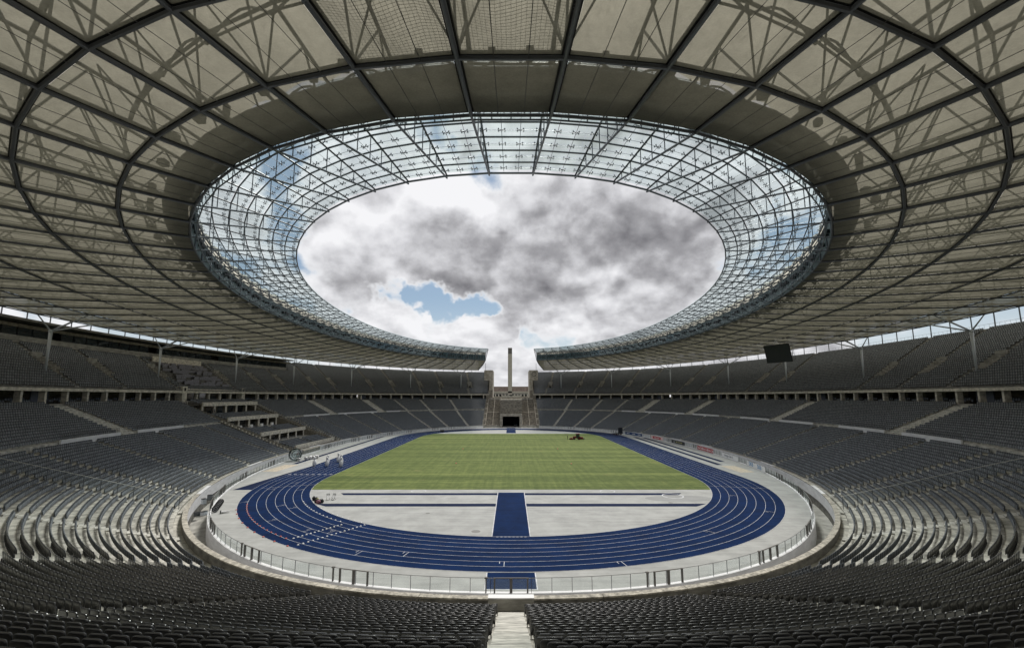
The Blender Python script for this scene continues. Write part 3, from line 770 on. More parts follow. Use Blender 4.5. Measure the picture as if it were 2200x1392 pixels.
# ================================================================== GLAZED BOXES AND PRESS DESKS, LEFT UPPER TIER
gz = thing('glazed_boxes', 'row of glazed boxes with concrete parapet at the back of the left upper tier', 'boxes')
zb = zup(BOX_O)
segs = np.arange(BOX_S0, BOX_S1, 2.6)
mull = MB()
for i, s in enumerate(segs):
    sl = srange(s + 0.02, s + 2.58, 1.3)
    mb = MB(); ring_solid(mb, BOWL, sl, BOX_O, BOX_O + 0.25, zb - 0.6, zb + 1.35); mb.build('parapet_panel', M['concrete'], gz)
    if random.random() < 0.9:
        mb = MB(); ring_solid(mb, BOWL, srange(s + 0.1, s + 2.5, 1.2), BOX_O + 0.5, BOX_O + 0.54, zb + 1.4, zb + 3.1); mb.build('window', M['window'], gz)
    mb = MB(); radial_block(mb, s, 0.16, BOX_O + 0.4, BOX_O + 0.7, zb + 1.3, zb + 3.2); mb.build('mullion', M['black'], gz)
sl = srange(BOX_S0 - 1, BOX_S1, 2.0)
mb = MB(); ring_solid(mb, BOWL, sl, BOX_O + 0.3, BOX_O + 0.8, zb + 3.2, zb + 3.9); mb.build('lintel', M['stone'], gz)
mb = MB(); ring_solid(mb, BOWL, sl, BOX_O - 2.4, TOP_O + 1.2, zb + 4.3, zb + 4.8); mb.build('flat_roof', M['concrete_dark'], gz)
mb = MB(); ring_solid(mb, BOWL, sl, BOX_O + 3.5, BOX_O + 3.7, zb - 0.6, zb + 4.3); mb.build('rear_wall', M['stone_dark'], gz)
mb = MB(); ring_solid(mb, BOWL, srange(-138, -122, 1.5), 46.6, 46.9, zup(46.5) - 0.5, zup(46.5) + 1.7); mb.build('press_parapet', M['stone_light'], gz)
PRESS_S0, PRESS_S1 = -139.0, -121.0
for r in range(9):
    k = 2 + r; o, z = TIER[k + 0] if k < len(TIER) else TIER[-1]
    o, z = TIER[2 + int(r * 1.45)]
    q = PRESS_S0 + 0.8 + 0.5 * (r % 3); c = 0
    while q < PRESS_S1 - 2.2:
        w = random.choice((1.5, 2.0, 2.6)); c += 1
        if random.random() < 0.86:
            d = thing('press_desk', f'grey press desk block, {ordinal(c)} from the right in the {ordinal(r + 1)} desk row from the front', 'desk', B(q + w / 2, o + 0.2, z), bowl_rot(q + w / 2), 'press desks in the left upper tier')
            hgt = random.choice((0.75, 0.9, 1.0))
            MB().box((-w * 0.62, -0.3, 0), (w * 0.62, -0.24, hgt)).build('front_panel', M['desk'], d)
            MB().box((-w * 0.62, -0.24, hgt - 0.05), (w * 0.62, 0.35, hgt)).build('desk_top', M['desk'], d)
        q += w + random.choice((0.1, 0.25, 0.7))

# ================================================================== BOX OF HONOUR ON THE LEFT SIDE
vip = thing('honour_box', 'pale stone box of honour stepping down the left stand in four open levels', 'stand')
VY0, VY1 = -6.3, 20.0
LV = [(-61.6, 0.9), (-71.8, 4.6), (-81.6, 8.9), (-89.2, 13.2)]     # front x and slab underside of every level
VIPSEATS = []
for i, (x, z) in enumerate(LV):
    xb = LV[i + 1][0] if i < 3 else -95.2
    zt = z + 1.05
    MB().box((x - 0.35, VY0, z), (x, VY1, zt + 0.1)).build('slab_front', M['stone_light'], vip)
    MB().box((xb - 4.2, VY0, z + 0.25), (x - 0.352, VY1, zt - 0.75)).build('floor_slab', M['concrete'], vip)
    nrow = 5 if i < 3 else 4
    for r in range(nrow):
        zz = zt - 0.75 + 0.02 + r * 0.3; xx = x - 0.9 - r * 0.95
        MB().box((xx - 0.93, VY0 + 0.3, zt - 0.75 + 0.003), (xx + 0.02, VY1 - 0.3, zz)).build('terrace_step', M['concrete_dark'], vip)
        for y in np.arange(VY0 + 0.9, VY1 - 0.8, 0.56):
            if abs(y - 6.9) < 0.8: continue
            VIPSEATS.append((xx - 0.55, float(y), zz, math.pi / 2))
    ztop_next = LV[i + 1][1] if i < 3 else 17.05
    fl = zt - 0.75 + nrow * 0.3
    MB().box((xb - 4.2, VY0, zt - 0.748), (x - 0.9 - nrow * 0.95, VY1, fl)).build('walkway', M['concrete'], vip)
    for y in np.linspace(VY0 + 0.4, VY1 - 0.4, 6):
        MB().box((xb - 0.55, y - 0.33, fl + 0.004), (xb + 0.02 - 0.36 * (i < 3), y + 0.33, ztop_next - 0.004)).build('pier', M['stone_light'], vip)
    wl = MB().box((xb - 4.1, VY0 + 0.1, fl), (xb - 3.9, VY1 - 0.1, ztop_next)).build('rear_wall', M['stone_dark'], vip)
    for y in np.linspace(VY0 + 0.4, VY1 - 0.4, 6)[:-1]:
        MB().box((xb - 3.89, y + 1.0, fl + 0.1), (xb - 3.85, y + 3.6, fl + 2.5)).build('door', M['window'], vip)
for y0, y1 in ((VIP_Y0 - 1.0, VY0 - 0.01), (VY1 + 0.01, VIP_Y1 + 1.0)):
    # side cheeks: sloping wall with a run of bright steps and lamps on the crest
    yc = (y0 + y1) / 2
    for k in range(34):
        xx = -60.9 - k * 1.0; zz = 0.7 + k * 0.405
        MB().box((xx - 0.995, y0, -1.9), (xx, y1, zz)).build('side_step', M['stone_dark'], vip)
        ye = y0 if y0 < 0 else y1
        MB().box((xx - 0.4, ye - 0.18, zz + 0.002), (xx - 0.1, ye + 0.18, zz + 0.42)).build('edge_block', M['stone_light'], vip)
    hr = MB()
    ye = y1 - 0.3 if y0 < 0 else y0 + 0.3
    hr.tube((-61, ye, 1.7), (-94, ye, 15.1), 0.03, 5)
    for k in range(0, 34, 2): hr.tube((-61.4 - k, ye, 0.7 + k * 0.405), (-61.4 - k, ye, 1.85 + k * 0.406), 0.02, 4)
    hr.build('handrail', M['rail_black'], vip)
for y in (VY0 - 0.3, VY1 + 0.3):
    p = MB().box((-96.6, y - 0.9, ARC_Z), (-94.6, y + 0.9, 18.9)).build('pylon', M['stone_light'], vip)
    MB().box((-94.597, y - 0.25, 17.4), (-94.5, y + 0.25, 18.5)).build('lamp_slot', M['black'], p)
MB().box((-95.9, VY0 + 0.62, 17.06), (-95.0, VY1 - 0.62, 18.3)).build('crown_beam', M['stone_light'], vip)
for (y, nm) in ((-4.0, 'nearest the camera'), (1.2, 'second from the camera'), (6.6, 'third from the camera'), (12.4, 'farthest from the camera')):
    tb = thing('covered_table', f'white cloth-covered table under the second slab, {nm}', 'table', (-79.4, y, LV[1][1] + 0.3 + 1.505), group='covered tables in the honour box')
    MB().lathe([(0.55, 0.0), (0.5, 0.55), (0.46, 1.05), (0.44, 1.1)], 12).build('cloth', M['white'], tb)
    MB().lathe([(0.42, 1.101), (0.42, 1.13)], 12).build('table_top', M['white'], tb)

# ================================================================== STONE GATEWAY AT THE FAR END
gate = thing('stone_gateway', 'stone gateway with broad stairs, tunnel and two pylons at the far end', 'gateway', (0, 0, 0))
GW = 14.3
GY0, GY1, GZ = 96.0, 129.0, 14.6
nst = 34
for e in (-1, 1):
    x0, x1 = (5.9, GW - 0.6) if e > 0 else (-GW + 0.6, -5.9)
    for k in range(nst):
        y = GY0 + 0.6 + k * 0.96; z = 0.4 + k * 0.42
        MB().box((x0, y, z - 2.5), (x1, y + 0.955, z)).build('stair_step', M['gate_stone'] if k % 17 else M['gate_light'], gate)
    for xx in (x0 + 0.15, (x0 + x1) / 2, x1 - 0.15):
        MB().tube((xx, GY0 + 0.8, 1.3), (xx, GY0 + 0.6 + nst * 0.96, 1.3 + nst * 0.42), 0.09, 5).build('handrail', M['gate_light'], gate)
    # sloping flank wall with a stepped crest
    xf0, xf1 = (GW - 0.595, GW + 0.5) if e > 0 else (-GW - 0.5, -GW + 0.595)
    for k in range(16):
        y = GY0 - 0.4 + k * 2.1; z = 1.7 + k * 0.90
        MB().box((xf0, y, -0.5), (xf1, y + 2.095, z)).build('flank_block', M['gate_light'] if k % 3 == 0 else M['gate_stone'], gate)
# tunnel block: face with opening
MB().box((-5.88, GY0 - 0.2, -0.3), (-4.5, GY0 + 8, 6.9)).build('tunnel_jamb', M['gate_light'], gate)
MB().box((4.5, GY0 - 0.2, -0.3), (5.88, GY0 + 8, 6.9)).build('tunnel_jamb', M['gate_light'], gate)
MB().box((-4.498, GY0 - 0.2, 5.7), (4.498, GY0 + 8, 6.9)).build('tunnel_lintel', M['gate_light'], gate)
MB().box((-4.5, GY0 - 0.1, -0.2), (4.5, GY0 + 31, 0.02)).build('tunnel_floor', M['concrete_light'], gate)
tn = MB().box((-4.7, GY0 + 8.002, -0.3), (-4.5, GY0 + 30, 5.9)).box((4.5, GY0 + 8.002, -0.3), (4.7, GY0 + 30, 5.9)).box((-4.7, GY0 + 8.002, 5.902), (4.7, GY0 + 30, 6.2)).box((-4.5, GY0 + 29.5, 0.03), (4.5, GY0 + 30, 5.9))
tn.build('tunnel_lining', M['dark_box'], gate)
# wall above the tunnel up to the terrace
for k in range(11):
    zz = 6.902 + k * 0.7; yy_ = GY0 + 2.5 + k * 0.25
    MB().box((-5.88, yy_, zz), (5.88, GY0 + 30, zz + 0.698)).build('stone_course', M['gate_stone'] if k not in (10,) else M['gate_light'], gate)
MB().box((-GW + 0.6, GY0 + 0.6 + nst * 0.96, GZ - 1.2), (GW - 0.6, GY1 + 26, GZ)).build('terrace', M['concrete'], gate)
MB().box((-GW + 0.6, GY1 + 0.4, GZ + 0.003), (GW - 0.6, GY1 + 0.9, GZ + 1.0)).build('parapet', M['gate_light'], gate)
for e in (-1, 1):
    xi, xm, xo = e * 11.3, e * 13.4, e * 16.6
    pyl = MB().box((min(xi, xm), GY1 + 1.5, GZ + 0.003), (max(xi, xm), GY1 + 20, 32.3)).build('pylon', M['gate_light'], gate)
    MB().box((min(xm, xo) + (0.003 if e > 0 else 0), GY1 + 1.5, 26.0), (max(xm, xo) - (0.003 if e < 0 else 0), GY1 + 6, 32.3)).build('pylon_head', M['gate_light'], gate)
    MB().box((min(xi, xm), GY1 + 1.0, GZ + 0.003), (max(xi, xm), GY1 + 1.497, 20.0)).build('pylon_foot', M['gate_stone'], gate)
    MB().box((min(xm, e * 14.9), GY1 - 2, 10.0), (max(xm, e * 14.9), GY1 + 1.49, 17.2)).build('pylon_buttress', M['gate_stone'], gate)
    if e > 0:
        ck = MB(); n = 28; cx_, cz_ = 14.2, 29.9
        v = [(cx_ + r * math.cos(2 * math.pi * i / n), GY1 + 1.42, cz_ + r * math.sin(2 * math.pi * i / n)) for r in (1.15, 1.5) for i in range(n)]
        v += [(p[0], GY1 + 1.497, p[2]) for p in v]
        ck.add(v, [(i, (i + 1) % n, n + (i + 1) % n, n + i) for i in range(n)] + [(n + i, n + (i + 1) % n, 3 * n + (i + 1) % n, 3 * n + i) for i in range(n)])
        c = ck.build('clock_ring', M['black_paint'], pyl)
        hd = MB().box((cx_ - 0.06, GY1 + 1.40, cz_), (cx_ + 0.06, GY1 + 1.45, cz_ + 0.95)).build('clock_hand', M['black_paint'], pyl)
        for i in range(12):
            t_ = 2 * math.pi * i / 12
            MB().box((cx_ + 1.3 * math.cos(t_) - 0.09, GY1 + 1.36, cz_ + 1.3 * math.sin(t_) - 0.09), (cx_ + 1.3 * math.cos(t_) + 0.09, GY1 + 1.415, cz_ + 1.3 * math.sin(t_) + 0.09)).build('hour_mark', M['black_paint'], pyl)
    else:
        MB().box((-15.8, GY1 + 1.42, 29.2), (-13.6, GY1 + 1.497, 29.5)).build('carved_line', M['gate_stone'], pyl)
pm = thing('flame_bowl', 'dark bowl on a tripod on the terrace between the pylons', 'bowl', (0, GY1 + 6, GZ))
MB().lathe([(0.5, 1.9), (1.5, 2.3), (1.75, 2.7), (1.6, 2.7), (0.4, 2.2)], 16).build('basin', M['dark_box'], pm)
for k in range(3):
    a = k * 2.094 + 0.5; MB().tube((1.1 * math.cos(a), 1.1 * math.sin(a), 0), (0.7 * math.cos(a), 0.7 * math.sin(a), 2.1), 0.09, 6).build('leg', M['dark_box'], pm)
# distant bell tower and long hall on the axis
bt = thing('bell_tower', 'tall slender pale stone bell tower far behind the gateway', 'tower', (-1.6, 520, 14.28))
MB().box((-3.2, -5, 0), (3.2, 5, 67.5)).build('shaft', M['gate_light'], bt)
tp = MB().box((-2.8, -4.6, 67.5), (2.8, 4.6, 75.5)).build('bell_chamber', M['dark_box'], bt)
for k in range(5): MB().box((-3.2 + k * 1.4, -5.0, 67.502), (-2.4 + k * 1.4, -4.598, 76.0)).build('louvre_fin', mat('tower_fin', (0.2, 0.18, 0.16), 0.8), tp)
MB().box((-3.25, -5.05, 76.002), (3.25, 5.05, 76.8)).build('cap', M['stone'], bt)
hl = thing('stone_hall', 'long low stone hall at the foot of the distant tower', 'building', (0, 515, 14.28))
MB().box((-75, 2, 10), (75, 26, 17.4)).build('attic', M['roof_tile'], hl)
MB().box((-75, 0, 7.4), (75, 26, 9.998)).build('cornice', M['gate_light'], hl)
MB().box((-75, 1.5, 5.6), (75, 26, 7.398)).build('frieze', M['concrete'], hl)
MB().box((-75, 4.5, 0), (75, 26, 5.598)).build('rear_wall', M['dark_box'], hl)
for k in range(31): MB().box((-73 + k * 4.86, 0.5, 0), (-71.6 + k * 4.86, 4.498, 5.598)).build('pier', M['stone_light'], hl)
MB().box((-14, -12, 0.0), (14, 0.48, 4.2)).build('podium', M['gate_light'], hl)
MB().box((-75, -3, 0), (75, 0.45, 2.6)).build('terrace_wall', M['stone'], hl)

# ================================================================== ROOF
roof = thing('stadium_roof', 'oval cantilever roof of beige membrane with an inner ring of glass', 'roof')
NR = 92
RG = [('D', Oval(49.1, 86.0, 2.13), 39.9, 40.15), ('C', Oval(59.4, 101.7, 2.17), 35.7, 39.7), ('B', Oval(67.0, 107.8, 2.10), 34.8, 40.6), ('A', Oval(73.5, 113.5, 2.12), 34.1, 41.0),
      ('4', Oval(82.8, 121.3, 2.14), 33.5, 40.8), ('5', Oval(92.5, 130.0, 2.15), 33.0, 40.2), ('E', Oval(100.3, 137.8, 2.17), 32.5, 39.4), ('O', Oval(115.6, 150.6, 2.2), 37.6, 38.4)]
def rib(j, k, top=False, df=0.0):
    nm, ov, zl, zt = RG[j]; f = (k + 0.5 + df) / NR
    x, y = ov.frac(f % 1.0); return Vector((float(x), float(y), zt if top else zl))
def kept(k): return abs((k % NR + 0.5) / NR - 0.5) * NR >= 2.4
RIBS = [k for k in range(NR) if kept(k)]
BAYS = [k for k in range(NR) if kept(k) and kept(k + 1) and not (k == 43)]
BAYS = [k for k in BAYS if abs(((k + 1.0) / NR) % 1.0 - 0.5) * NR > 2.6]
def lerp(a, b, t): return a + (b - a) * t
up = Vector((0, 0, 1))
# radial trusses: grey lower chord on a dark gap cover, upper chord, diagonals; inner part carries the glass
for k in RIBS:
    tr = MB()
    lows = [rib(j, k) for j in range(7)]; tops = [rib(j, k, True) for j in range(8)]
    for j in range(6):
        r = 0.10 if j == 0 else 0.14
        tr.tube(lows[j], lows[j + 1], r, 7)
    tr.tube(lows[6], rib(7, k), 0.15, 6)
    for j in range(7): tr.tube(tops[j], tops[j + 1], 0.10 if j == 0 else 0.14, 6)
    # struts of the glass part
    for t0, t1 in [(i / 7, i / 7) for i in range(1, 7)]:
        tr.tube(lerp(lows[0], lows[1], t0), lerp(tops[0], tops[1], t1), 0.05, 5)
    # zigzag of the deep part
    for j in range(1, 6):
        mid = lerp(tops[j], tops[j + 1], 0.5)
        tr.tube(lows[j] + up * 0.3, mid, 0.085, 5); tr.tube(mid, lows[j + 1] + up * 0.3, 0.085, 5)
        if j in (1, 3, 5): tr.tube(lows[j], tops[j], 0.09, 5)
    tr.tube(lows[6], tops[6], 0.12, 5); tr.tube(tops[6], rib(7, k), 0.12, 5)
    o = tr.build('radial_truss', M['steel'], roof, smooth=False)
    gc = MB()
    for j in range(1, 6):
        a, b = lows[j], lows[j + 1]; d = (b - a).normalized(); sd_ = d.cross(up).normalized() * 0.27; u2 = up * 0.22
        gc.add([a - sd_ + u2, a + sd_ + u2, b + sd_ + u2, b - sd_ + u2, a - sd_ + u2 * 1.6, a + sd_ + u2 * 1.6, b + sd_ + u2 * 1.6, b - sd_ + u2 * 1.6], [(0, 1, 2, 3), (7, 6, 5, 4), (0, 3, 7, 4), (1, 5, 6, 2)])
    gc.build('gap_cover', M['black'], o)
# ring tubes
for j in range(1, 7):
    rb = MB(); gcv = MB()
    for k in BAYS:
        a, b = rib(j, k), rib(j, k + 1)
        rb.tube(a, b, 0.13 if j in (2, 3) else (0.11 if j > 1 else 0.12), 6, cap=False)
        rb.tube(rib(j, k, True), rib(j, k + 1, True), 0.12, 5, cap=False)
        # flat arch that keeps the upper fabric up
        ta, tb = rib(j, k, True) + up * 0.12, rib(j, k + 1, True) + up * 0.12
        if j in (1, 2, 3, 4, 5):
            for dj in (0.0,):
                pa = lerp(rib(j, k, True), rib(j + 1, k, True), dj); pb = lerp(rib(j, k + 1, True), rib(j + 1, k + 1, True), dj)
                pts = [lerp(pa, pb, i / 6) - up * (0.4 if dj else 0.9) + up * (1.5 * math.sin(math.pi * i / 6)) for i in range(7)]
                rb.path(pts, 0.09, 5)
                rb.tube(pa - up * 0.6, pb - up * 0.6, 0.09, 5, cap=False)
        if j > 1:
            d = (b - a).normalized(); sd_ = d.cross(up).normalized() * 0.22; u2 = up * 0.21
            gcv.add([a - sd_ + u2, a + sd_ + u2, b + sd_ + u2, b - sd_ + u2], [(0, 1, 2, 3)])
            gcv.add([a - sd_ + u2 * 1.5, a + sd_ + u2 * 1.5, b + sd_ + u2 * 1.5, b - sd_ + u2 * 1.5], [(3, 2, 1, 0)])
    o = rb.build('ring_beam', M['steel'], roof)
    if j > 1: gcv.build('gap_cover', M['black'], o)
# cross bracing seen through the fabric
br = MB()
for k in BAYS:
    for j in range(1, 6):
        m_ = (rib(j, k, True, 0.5) + rib(j + 1, k, True, 0.5)) / 2 - up * 1.2
        if j in (2, 4):
            br.tube(rib(j, k) + up * 0.4, m_, 0.07, 5, cap=False); br.tube(rib(j, k + 1) + up * 0.4, m_, 0.07, 5, cap=False)
        if j == 5: br.tube(rib(j, k, True), rib(j + 1, k + 1, True), 0.06, 4, cap=False); br.tube(rib(j + 1, k, True), rib(j, k + 1, True), 0.06, 4, cap=False)
tag(br.build('bracing', M['steel'], roof), kind='stuff')
# service gangway and equipment boxes near the glass edge
gw = MB(); eq = MB()
for k in BAYS:
    a0, a1 = rib(1, k), rib(1, k + 1); b0, b1 = rib(2, k), rib(2, k + 1); z = up * 1.6
    p = [lerp(a0, b0, 0.05) + z, lerp(a1, b1, 0.05) + z, lerp(a1, b1, 0.44) + z * 1.1, lerp(a0, b0, 0.44) + z * 1.1]
    gw.hexa([q for q in p] + [q + up * 0.15 for q in p])
    for t in (0.3, 0.7) if k % 2 else (0.5,):
        c = lerp(lerp(a0, a1, t), lerp(b0, b1, t), random.uniform(0.52, 0.72)) + up * random.uniform(1.5, 2.3); w = random.uniform(0.16, 0.34)
        eq.box((c.x - w, c.y - w, c.z - 0.3), (c.x + w, c.y + w, c.z + random.uniform(0.2, 0.6)))
gw.build('service_gangway', M['dark_box'], roof); tag(eq.build('equipment_boxes', M['dark_box'], roof), kind='stuff')
# technical ring at the inner fabric edge: glazed band with lamp boxes
tb_ = MB(); gl_ = MB(); bx_ = MB()
for k in BAYS:
    a0, a1 = lerp(rib(1, k), rib(0, k), 0.05), lerp(rib(1, k + 1), rib(0, k + 1), 0.05)
    c0, c1 = lerp(rib(1, k, True), rib(1, k), 0.28), lerp(rib(1, k + 1, True), rib(1, k + 1), 0.28)
    tb_.tube(a0, a1, 0.07, 6, cap=False); tb_.tube(c0, c1, 0.08, 5, cap=False)
    gl_.add([a0, a1, c1, c0], [(0, 1, 2, 3)])
    for i in range(4): tb_.tube(lerp(a0, a1, i / 4), lerp(c0, c1, i / 4), 0.05, 4, cap=False)
    for i in (1, 2.0, 3):
        c = lerp(lerp(a0, a1, i / 4 + 0.08), lerp(c0, c1, i / 4 + 0.08), random.uniform(0.45, 0.7)); w = random.uniform(0.22, 0.38)
        bx_.box((c.x - w, c.y - w, c.z - w * 0.8), (c.x + w, c.y + w, c.z + w * 0.8))
fs_ = MB()
for k in BAYS:
    a0, a1 = lerp(rib(1, k), rib(2, k), 0.02) + up * 0.15, lerp(rib(1, k + 1), rib(2, k + 1), 0.02) + up * 0.15
    c0, c1 = lerp(rib(1, k, True), rib(1, k), 0.22), lerp(rib(1, k + 1, True), rib(1, k + 1), 0.22)
    fs_.add([a0, a1, c1, c0], [(0, 1, 2, 3)])
fs_.build('service_fascia', mat('fascia_teal', (0.055, 0.085, 0.09), 0.45), roof)
tb_.build('edge_frame', M['steel_mid'], roof); gl_.build('edge_glazing', M['roof_glass'], roof); tag(bx_.build('floodlight_boxes', M['dark_box'], roof), kind='stuff')

def area_px(pts):
    u, v, Z = proj(np.array([p.x for p in pts]), np.array([p.y for p in pts]), np.array([p.z for p in pts]))
    if (Z < 0.5).any(): return 0.0
    if u.max() < 0 or u.min() > 2200 or v.max() < 0 or v.min() > 1392: return 0.0
    return 0.5 * abs(sum(u[i] * v[(i + 1) % 4] - u[(i + 1) % 4] * v[i] for i in range(4)))
# lower fabric panels
panels = []
for k in BAYS:
    for j in range(1, 6):
        p = [rib(j, k), rib(j, k + 1), rib(j + 1, k + 1), rib(j + 1, k)]
        panels.append((area_px(p), k, j, p))
panels.sort(key=lambda t: -t[0])
def panel_geom(mb, p, j):
    w = ((p[1] - p[0]).length + (p[2] - p[3]).length) / 2; l = ((p[3] - p[0]).length + (p[2] - p[1]).length) / 2
    iu, iv = 0.25 / w, 0.20 / l
    if j == 1: pass
    nu, nv = 6, 4; v = []
    for b in range(nv + 1):
        tb = iv + (1 - 2 * iv) * b / nv
        for a in range(nu + 1):
            ta = iu + (1 - 2 * iu) * a / nu
            q = lerp(lerp(p[0], p[1], ta), lerp(p[3], p[2], ta), tb)
            v.append(q + up * (0.10 - 0.16 * math.sin(math.pi * a / nu) * math.sin(math.pi * b / nv)))
    mb.add(v, [(b * (nu + 1) + a, b * (nu + 1) + a + 1, (b + 1) * (nu + 1) + a + 1, (b + 1) * (nu + 1) + a) for b in range(nv) for a in range(nu)])
rest = MB()
for i, (ar, k, j, p) in enumerate(panels):
    if i < 296:
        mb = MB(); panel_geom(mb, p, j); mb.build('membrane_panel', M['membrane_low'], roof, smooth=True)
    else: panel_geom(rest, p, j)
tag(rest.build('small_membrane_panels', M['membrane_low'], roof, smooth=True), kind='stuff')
# panel edge lacing and the two support cables of every bay
cb = MB()
for ar, k, j, p in panels:
    if ar < 60: continue
    for t in (0.34, 0.66):
        cb.tube(lerp(p[0], p[1], t) - up * 0.06, lerp(p[3], p[2], t) - up * 0.06, 0.022, 4, cap=False)
tag(cb.build('support_cables', mat('cable_steel', (0.10, 0.10, 0.095), 0.4, 0.5), roof), kind='stuff')
# fine safety net under the fabric in the bays above the camera
nt = MB()
for k in (NR - 1, NR - 2):
    for j in (2, 3):
        p = [rib(j, k), rib(j, k + 1), rib(j + 1, k + 1), rib(j + 1, k)]
        Q = lambda a, b: lerp(lerp(p[0], p[1], a), lerp(p[3], p[2], a), b) + up * (0.42 + 0.25 * math.sin(9 * a + 3 * b) * math.sin(math.pi * b))
        for i in range(1, 24): nt.path([Q(i / 24, b / 8) for b in range(9)], 0.011, 3)
        for i in range(1, 28): nt.path([Q(a / 8, i / 28) for a in range(9)], 0.011, 3)
tag(nt.build('safety_net', M['steel'], roof), kind='stuff')
# upper fabric skin
uf = MB()
for k in BAYS:
    for j in range(1, 7):
        p = [rib(j, k, True), rib(j, k + 1, True), rib(j + 1, k + 1, True), rib(j + 1, k, True)]; v = []
        for b in range(3):
            for a in range(5):
                v.append(lerp(lerp(p[0], p[1], a / 4), lerp(p[3], p[2], a / 4), b / 2) + up * (0.2 + 0.85 * math.sin(math.pi * a / 4)))
        uf.add(v, [(b * 5 + a, b * 5 + a + 1, (b + 1) * 5 + a + 1, (b + 1) * 5 + a) for b in range(2) for a in range(4)])
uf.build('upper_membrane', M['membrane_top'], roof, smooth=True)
# end faces of the roof at the open gap
for k in (RIBS[[i for i, r in enumerate(RIBS) if r < 46][-1]], [r for r in RIBS if r > 45][0]):
    ef = MB()
    for j in range(1, 6):
        ef.add([rib(j, k), rib(j + 1, k), rib(j + 1, k, True), rib(j, k, True)], [(0, 1, 2, 3)])
    ef.build('end_panel', M['membrane_top'], roof)
# glazing: rows and columns of panes on the inner part, rods and star fittings
NROW, NCOL = 7, 3
panes = []
tubes = MB(); rods = MB(); stars = MB()
for k in BAYS:
    T0, T1, L0, L1 = rib(0, k, True), rib(0, k + 1, True), rib(1, k, True), rib(1, k + 1, True)
    G = lambda a, b: lerp(lerp(T0, T1, a), lerp(L0, L1, a), b) + up * 0.35        # a along the ring, b from tip to fabric
    H = lambda a, b: lerp(lerp(T0, T1, a), lerp(L0, L1, a), b)
    near = area_px([G(0, 0), G(1, 0), G(1, 1), G(0, 1)])
    for r in range(NROW + 1):
        b = r / NROW
        tubes.tube(H(0, b), H(1, b), 0.085 if r else 0.11, 6, cap=False)
        rods.tube(G(0, min(1, b + 0.043)) - up * 0.1, G(1, min(1, b + 0.043)) - up * 0.1, 0.02, 4, cap=False)
    for c in range(1, NCOL): rods.tube(G(c / NCOL, 0) - up * 0.16, G(c / NCOL, 1) - up * 0.16, 0.025, 4, cap=False)
    for r in range(NROW):
        for c in range(NCOL):
            q = [G(c / NCOL + 0.004, r / NROW + 0.003), G((c + 1) / NCOL - 0.004, r / NROW + 0.003), G((c + 1) / NCOL - 0.004, (r + 1) / NROW - 0.003), G(c / NCOL + 0.004, (r + 1) / NROW - 0.003)]
            panes.append((area_px(q), q))
    if near > 1500:
        for r in range(NROW + 1):
            for c in range(NCOL):
                o = G((c + (0.02 if c == 0 else 0)) / NCOL, min(0.99, r / NROW + 0.043)) - up * 0.12
                d1 = (T1 - T0).normalized(); d2 = (L0 - T0).normalized()
                for ang in (0.5, 2.64, 3.64, 5.78):
                    e = o + (d1 * math.cos(ang) + d2 * math.sin(ang)) * 0.33 + up * 0.04
                    stars.tube(o, e, 0.028, 4, cap=False); stars.tube(e - up * 0.06, e + up * 0.06, 0.06, 5)
                stars.tube(o - up * 0.18, o + up * 0.02, 0.03, 4)
panes.sort(key=lambda t: -t[0])
def pane_geom(mb, q):
    mb.hexa([p for p in q] + [p + up * 0.03 for p in q])
rest = MB()
for i, (ar, q) in enumerate(panes):
    if i < 296:
        mb = MB(); pane_geom(mb, q); mb.build('glass_pane', M['roof_glass'], roof)
    else: pane_geom(rest, q)
tag(rest.build('small_glass_panes', M['roof_glass'], roof), kind='stuff')
tubes.build('glazing_tubes', M['steel_mid'], roof)
tag(rods.build('glazing_rods', M['steel_mid'], roof), kind='stuff'); tag(stars.build('glass_fittings', M['steel'], roof), kind='stuff')

# ================================================================== TREE COLUMNS
COLS = [90.3, 116.4, 143.8, 168.0, 193.2, 216.6, 234.0]
for sg, side in ((1, 'right'), (-1, 'left')):
    for i, s in enumerate(COLS):
        x, y = BOWL.at(sg * s, 39.2); x, y = float(x), float(y)
        # nearest bay of the outer ring
        best = min(BAYS, key=lambda k: (rib(5, k, False, 0.5).xy - Vector((x, y))).length + (rib(6, k, False, 0.5).xy - Vector((x, y))).length)
        zb_ = zup(39.2) - 0.3; hd = Vector((0, 0, 29.4 - zb_))
        t = thing('tree_column', f'forked steel column in the {side} upper tier, {ordinal(i + 1)} from the camera', 'column', (x, y, zb_), group='forked columns carrying the roof')
        MB().tube((0, 0, 0), (0, 0, 29.4 - zb_ - 0.2), 0.17, 10, 0.30).build('trunk', M['steel_light'], t, smooth=True)
        MB().lathe([(0.3, 29.1 - zb_), (0.4, 29.4 - zb_), (0.25, 29.75 - zb_)], 10).build('head', M['steel_light'], t)
        base = Vector((x, y, zb_))
        for (j, dk) in ((5, 0), (5, 1), (6, 0), (6, 1)):
            MB().tube(hd, rib(j, best + dk) - base, 0.17, 8, 0.11).build('branch', M['steel_light'], t, smooth=True)

# ================================================================== HANGING VIDEO SCREEN
vs = thing('video_screen', 'large dark video screen hanging under the right roof', 'screen', (85.0, 4.0, 29.6), math.atan2(-0.45, -1.0))
